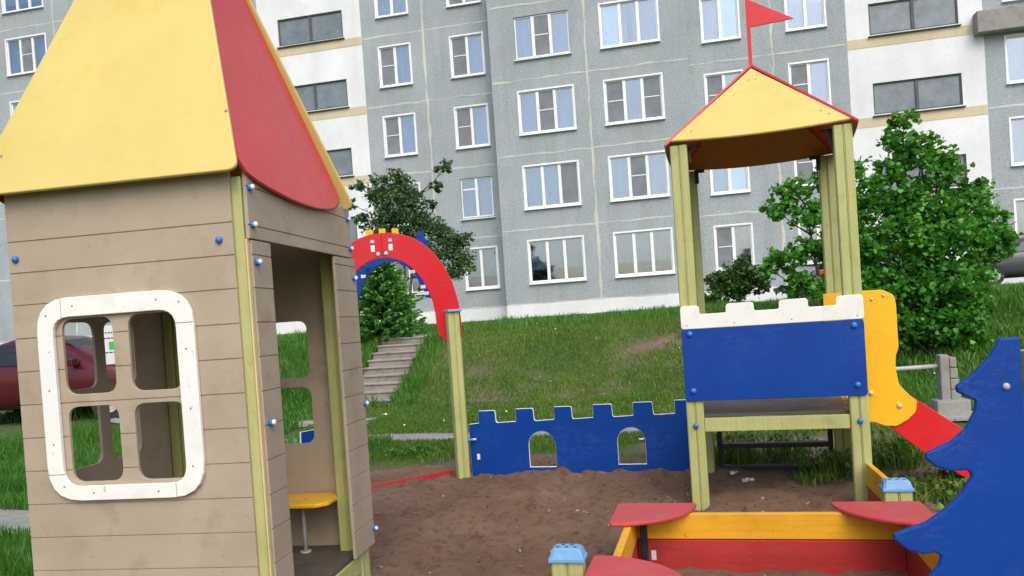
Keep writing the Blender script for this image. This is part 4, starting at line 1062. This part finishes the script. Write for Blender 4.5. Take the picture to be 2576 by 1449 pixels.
# ------------------------------------------------------------------ trees and bushes
def G(x, y): return float(hgt(np.array([x]), np.array([y]), False)[0])
def T(X, Y): return (X, Y, G(X, Y))
bx, by = 7.35, 13.6; b = T(bx, by)
cl = [(-.95, 0, 2.65, .36), (-1.10, 0, 2.05, .42), (-1.15, 0, 1.45, .42), (-.75, .1, 3.0, .30), (-.26, 0, 4.12, .26), (-.30, .1, 3.72, .38), (.02, -.1, 3.50, .42), (-.5, 0, 3.3, .34), (.42, 0, 3.15, .42), (.85, 0, 2.75, .36), (-.5, 0, 2.75, .5), (.0, .1, 2.55, .6), (.62, 0, 2.45, .55), (1.0, .1, 2.0, .52), (-.6, -.1, 2.05, .55), (.3, -.2, 1.95, .65), (1.25, 0, 1.90, .36), (.68, -.1, 1.35, .48), (-.35, 0, 1.4, .6), (.2, -.2, 1.05, .6), (-.75, 0, 1.2, .5), (.66, 0, .80, .40), (-.6, 0, .6, .5), (.1, -.1, .5, .5), (1.2, 0, 2.3, .27), (.55, 0, .3, .4)]
tree('young_maple', 'dense bright green young maple to the right of the tower', 'tree', b, [(c[0], c[1], c[2], c[3]*.92) for c in cl], 16500, .088, M['maple'], .05, ((0, 0), (.35, .1), (-.3, 0)), flat=.9)
b = T(5.75, 14.0)
cl = [(-.55, 0, 3.05, .34), (-.85, 0, 2.70, .30), (-.3, 0, 2.55, .38), (.1, 0, 3.1, .38), (.4, 0, 2.6, .45), (.55, .1, 3.3, .35), (.0, 0, 2.0, .42), (.5, 0, 1.8, .5), (-.45, 0, 1.95, .30), (-.85, -.1, 1.75, .30), (-1.12, -.1, 1.68, .22), (-.6, 0, 1.35, .30), (-.2, 0, 1.3, .35), (.3, 0, 1.1, .45), (.7, 0, .8, .5), (.2, 0, .6, .35)]
tree('young_maple', 'straggly young maple seen through the tower posts, reaching left', 'tree', b, [(c[0], c[1], c[2], c[3]*.92) for c in cl], 7000, .086, M['maple'], .04, ((0, 0), (.3, 0), (-.3, 0)), flat=.85)
b = T(-2.95, 22.0); z0 = b[2]
cl = [(-.05, 0, 4.45-.2, .42), (-.5, 0, 4.0, .45), (.35, 0, 3.75, .45), (-.15, 0, 3.5, .5), (.5, 0, 3.1, .5), (-.45, 0, 3.0, .5), (1.0, 0, 2.75, .42), (1.32, 0, 4.55, .24), (1.05, 0, 4.05, .18), (.95, 0, 3.55, .16), (1.35, 0, 2.35, .42), (1.6, 0, 1.85, .42), (1.2, 0, 1.6, .35), (1.0, 0, 2.1, .4), (.0, 0, 2.5, .5), (-1.1, 0, 4.2, .20), (-1.3, 0, 3.7, .18), (-1.0, 0, 3.2, .25), (.4, 0, 2.3, .45), (-.6, 0, 2.2, .4), (1.75, 0, 2.5, .25), (.7, 0, 1.2, .3)]
tree('rowan_tree', 'thin dark green tree with open crown behind the red arch', 'tree', b, [(c[0]*1.04, c[1], c[2], c[3]*1.05) for c in cl], 12500, .080, M['rowan'], .045, ((.1, 0), (.5, 0)), flat=.8)
b = T(5.9, 20.0)
cl = [(0, 0, .95, .42), (-.45, 0, .75, .35), (.48, 0, .72, .38), (-.15, 0, .55, .4), (.25, 0, 1.1, .3), (-.6, 0, .5, .25), (.65, 0, .5, .25), (.1, .2, .6, .4)]
tree('round_bush', 'small rounded bush at the foot of the wall, seen under the tower roof', 'bush', b, cl, 3000, .085, M['shrub'], .025, ((0, 0), (.2, 0), (-.2, 0)), flat=.8)
b = T(7.75, 20.0)
tree('low_bush', 'low green bush by the white plinth behind the slide', 'bush', b, [(0, 0, .35, .35), (.35, 0, .25, .3), (-.4, 0, .22, .28)], 900, .085, M['shrub'], .02, ((0, 0),))
b = T(5.0, 19.4)
tree('low_bush', 'low green bush just left of the rounded bush by the plinth', 'bush', b, [(0, 0, .30, .25), (.25, 0, .2, .2)], 500, .08, M['shrub'], .02, ((0, 0),))
# dark shrubs beneath the maples
b = T(8.0, 14.6)
tree('dense_shrub', 'dense dark shrub at the foot of the bright maple', 'shrub', b, [(0, 0, .5, .5), (.5, 0, .35, .4), (-.5, 0, .45, .45), (-1.1, -.1, .35, .4), (.1, 0, .9, .35)], 3200, .09, M['maple'], .02, ((0, 0), (.3, 0)))
# spruce
def spruce(label, loc, H, R):
    t = thing('spruce', label, 'spruce', loc); bm = bmesh.new(); add_tube(bm, [(0, 0, -.05), (0, 0, H)], [.045, .008], 7)
    Vs = []; Fs = []; Rs = []; nb_ = 0
    z = .10
    while z < H-.03:
        f = 1-z/H; rad = R*(f**.62)*random.uniform(.85, 1.1); nb = 9 if f > .3 else 6; ph_ = random.uniform(0, 6)
        for k in range(nb):
            a = ph_+2*pi*k/nb+random.uniform(-.2, .2); L = rad*random.uniform(.8, 1.1); d = Vector((cos(a), sin(a), 0)); droop = -.10*L
            pts = [Vector((0, 0, z)), Vector((0, 0, z))+d*L*.5+Vector((0, 0, droop)), Vector((0, 0, z))+d*L+Vector((0, 0, droop*.3+.05))]
            add_tube(bm, pts, [.010, .007, .003], 4, cap=False)
            for q in range(int(95*L/R)+8):
                s = random.uniform(.12, 1); p = pts[0].lerp(pts[1], s*2) if s < .5 else pts[1].lerp(pts[2], s*2-1)
                sd_ = random.choice((-1, 1)); side = Vector((-d.y, d.x, 0))*sd_
                dr = (d*random.uniform(.5, 1)+side*random.uniform(.2, 1.0)+Vector((0, 0, random.uniform(-.35, .35)))).normalized()
                ln = random.uniform(.06, .15)*(1.15-s*.5); w = dr.cross(Vector((random.gauss(0, 1), random.gauss(0, 1), random.gauss(0, 1)))).normalized()*random.uniform(.018, .042)
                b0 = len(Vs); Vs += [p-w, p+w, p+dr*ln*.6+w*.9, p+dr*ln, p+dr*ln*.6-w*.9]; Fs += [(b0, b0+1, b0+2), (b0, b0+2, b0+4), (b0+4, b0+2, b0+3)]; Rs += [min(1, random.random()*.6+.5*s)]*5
        z += .062+.02*random.random()
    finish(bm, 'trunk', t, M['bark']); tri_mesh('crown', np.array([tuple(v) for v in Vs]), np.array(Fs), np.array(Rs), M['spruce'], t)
spruce('small bushy spruce seen through the red arch', T(-2.95, 17.9), 2.15, 1.12)
# weeds: arching blades and broad leaves
def weed(label, x, y, n, R, h, m='grass_l', leafy=0, w=.012):
    z = max(sandz(x, y) if sand_mask(np.array([x]), np.array([y]))[0] > .1 else -1, G(x, y))
    xs = RNG.normal(0, R*.45, n); ys = RNG.normal(0, R*.35, n)
    V, F, Rn = blades(xs, ys, np.zeros(n)-.01, h*RNG.uniform(.4, 1, n), w*RNG.uniform(.6, 1.4, n), RNG.random(n), 1.0)
    if leafy:
        P = np.stack([RNG.normal(0, R*.5, leafy), RNG.normal(0, R*.4, leafy), RNG.uniform(.02, h*.8, leafy)], 1); V2, F2, R2 = leaf_quads(P, .045, RNG.random(leafy))
        me = bpy.data.meshes.new('weed'); allv = np.concatenate([V, V2]); F2 = F2+len(V)
        me.from_pydata(allv.tolist(), [], F.tolist()+F2.tolist()); a = me.attributes.new('rnd', 'FLOAT', 'POINT'); a.data.foreach_set('value', np.concatenate([Rn, R2]).astype(np.float32))
        o = link('weed_clump', me, None, [M[m]])
    else: o = tri_mesh('weed_clump', V, F, Rn, M[m])
    o.location = (x, y, z); tag(o, label, 'weeds', 'weed clumps around the play equipment'); return o
for i, a in enumerate([
    ('scraggly weeds behind the left part of the tower ladder', 2.15, 7.95, 260, .35, .42, 'grass', 160),
    ('dark weeds behind the middle of the tower ladder', 2.65, 7.8, 260, .35, .40, 'grass', 200),
    ('leafy weeds at the foot of the rear right tower post', 2.85, 7.1, 240, .25, .30, 'grass', 120),
    ('low grass tuft on the sand under the tower deck', 2.55, 6.75, 150, .22, .10, 'grass', 0),
    ('twiggy weeds beneath the slide', 3.55, 7.3, 320, .38, .45, 'grass', 220),
    ('green weeds between the capped post and the slide foot', 3.25, 6.0, 380, .42, .22, 'grass', 260),
    ('leafy weeds at the right of the slide foot', 3.9, 6.3, 320, .40, .25, 'grass', 240),
    ('broad green plants on the grass strip before the path, left of the post', -1.35, 9.75, 240, .35, .16, 'grass_l', 200),
    ('small weeds at the near left corner of the playhouse', -2.55, 3.7, 260, .20, .18, 'grass_l', 300),
    ('thin grass stalks in the sandbox corner by the fir tree board', 1.78, 3.6, 24, .12, .16, 'grass', 0)]): weed(*a)
# wood chips, twigs and pebbles trodden into the sand
n = 560; x = RNG.uniform(-1.4, 3.2, n); y = RNG.uniform(2.8, 9.2, n); k = sand_mask(x, y) > .05; x, y = x[k], y[k]; n = len(x)
V = []; F = []; ln = RNG.uniform(.006, .030, n)*(1+1.2*(RNG.random(n) > .93)); an = RNG.uniform(0, pi, n); zz = sand_h(x, y)
for i in range(n):
    dx, dy = cos(an[i])*ln[i], sin(an[i])*ln[i]; w = random.uniform(.003, .007); ex, ey = -sin(an[i])*w, cos(an[i])*w; h_ = random.uniform(.003, .008); b0 = len(V)
    for (a_, b_) in ((-1, -1), (1, -1), (1, 1), (-1, 1)): V.append((x[i]+dx*a_+ex*b_, y[i]+dy*a_+ey*b_, zz[i]-.002)); 
    for (a_, b_) in ((-1, -1), (1, -1), (1, 1), (-1, 1)): V.append((x[i]+dx*a_*.8+ex*b_*.8, y[i]+dy*a_*.8+ey*b_*.8, zz[i]+h_))
    F += [(b0+4, b0+5, b0+6, b0+7), (b0, b0+1, b0+5, b0+4), (b0+1, b0+2, b0+6, b0+5), (b0+2, b0+3, b0+7, b0+6), (b0+3, b0, b0+4, b0+7)]
o = tri_mesh('wood_chips', np.array(V), np.array(F), np.repeat(RNG.random(n), 8), leaf_mat('wood_chip', (.05, .03, .018), (.12, .075, .045), (.42, .34, .25), 0, .9)); tag(o, 'bits of bark, twig and gravel scattered over the sand', None, kind='stuff')
# daisies and clover heads scattered in the lawn
n = 90; x = RNG.uniform(-2, 8, n); y = RNG.uniform(11.5, 19, n); u_, v_ = uv(x, y)
k = ~onpath(u_, v_) & (soil(x, y) < .4) & (v_ > 11); x, y = x[k], y[k]
P = np.stack([x, y, hgt(x, y, False)+.10], 1); V, F, R = leaf_quads(P, .028, RNG.random(len(x)))
o = tri_mesh('clover_flowers', V, F, R, M['litter']); tag(o, 'tiny white clover flowers scattered over the grass bank', None, kind='stuff')
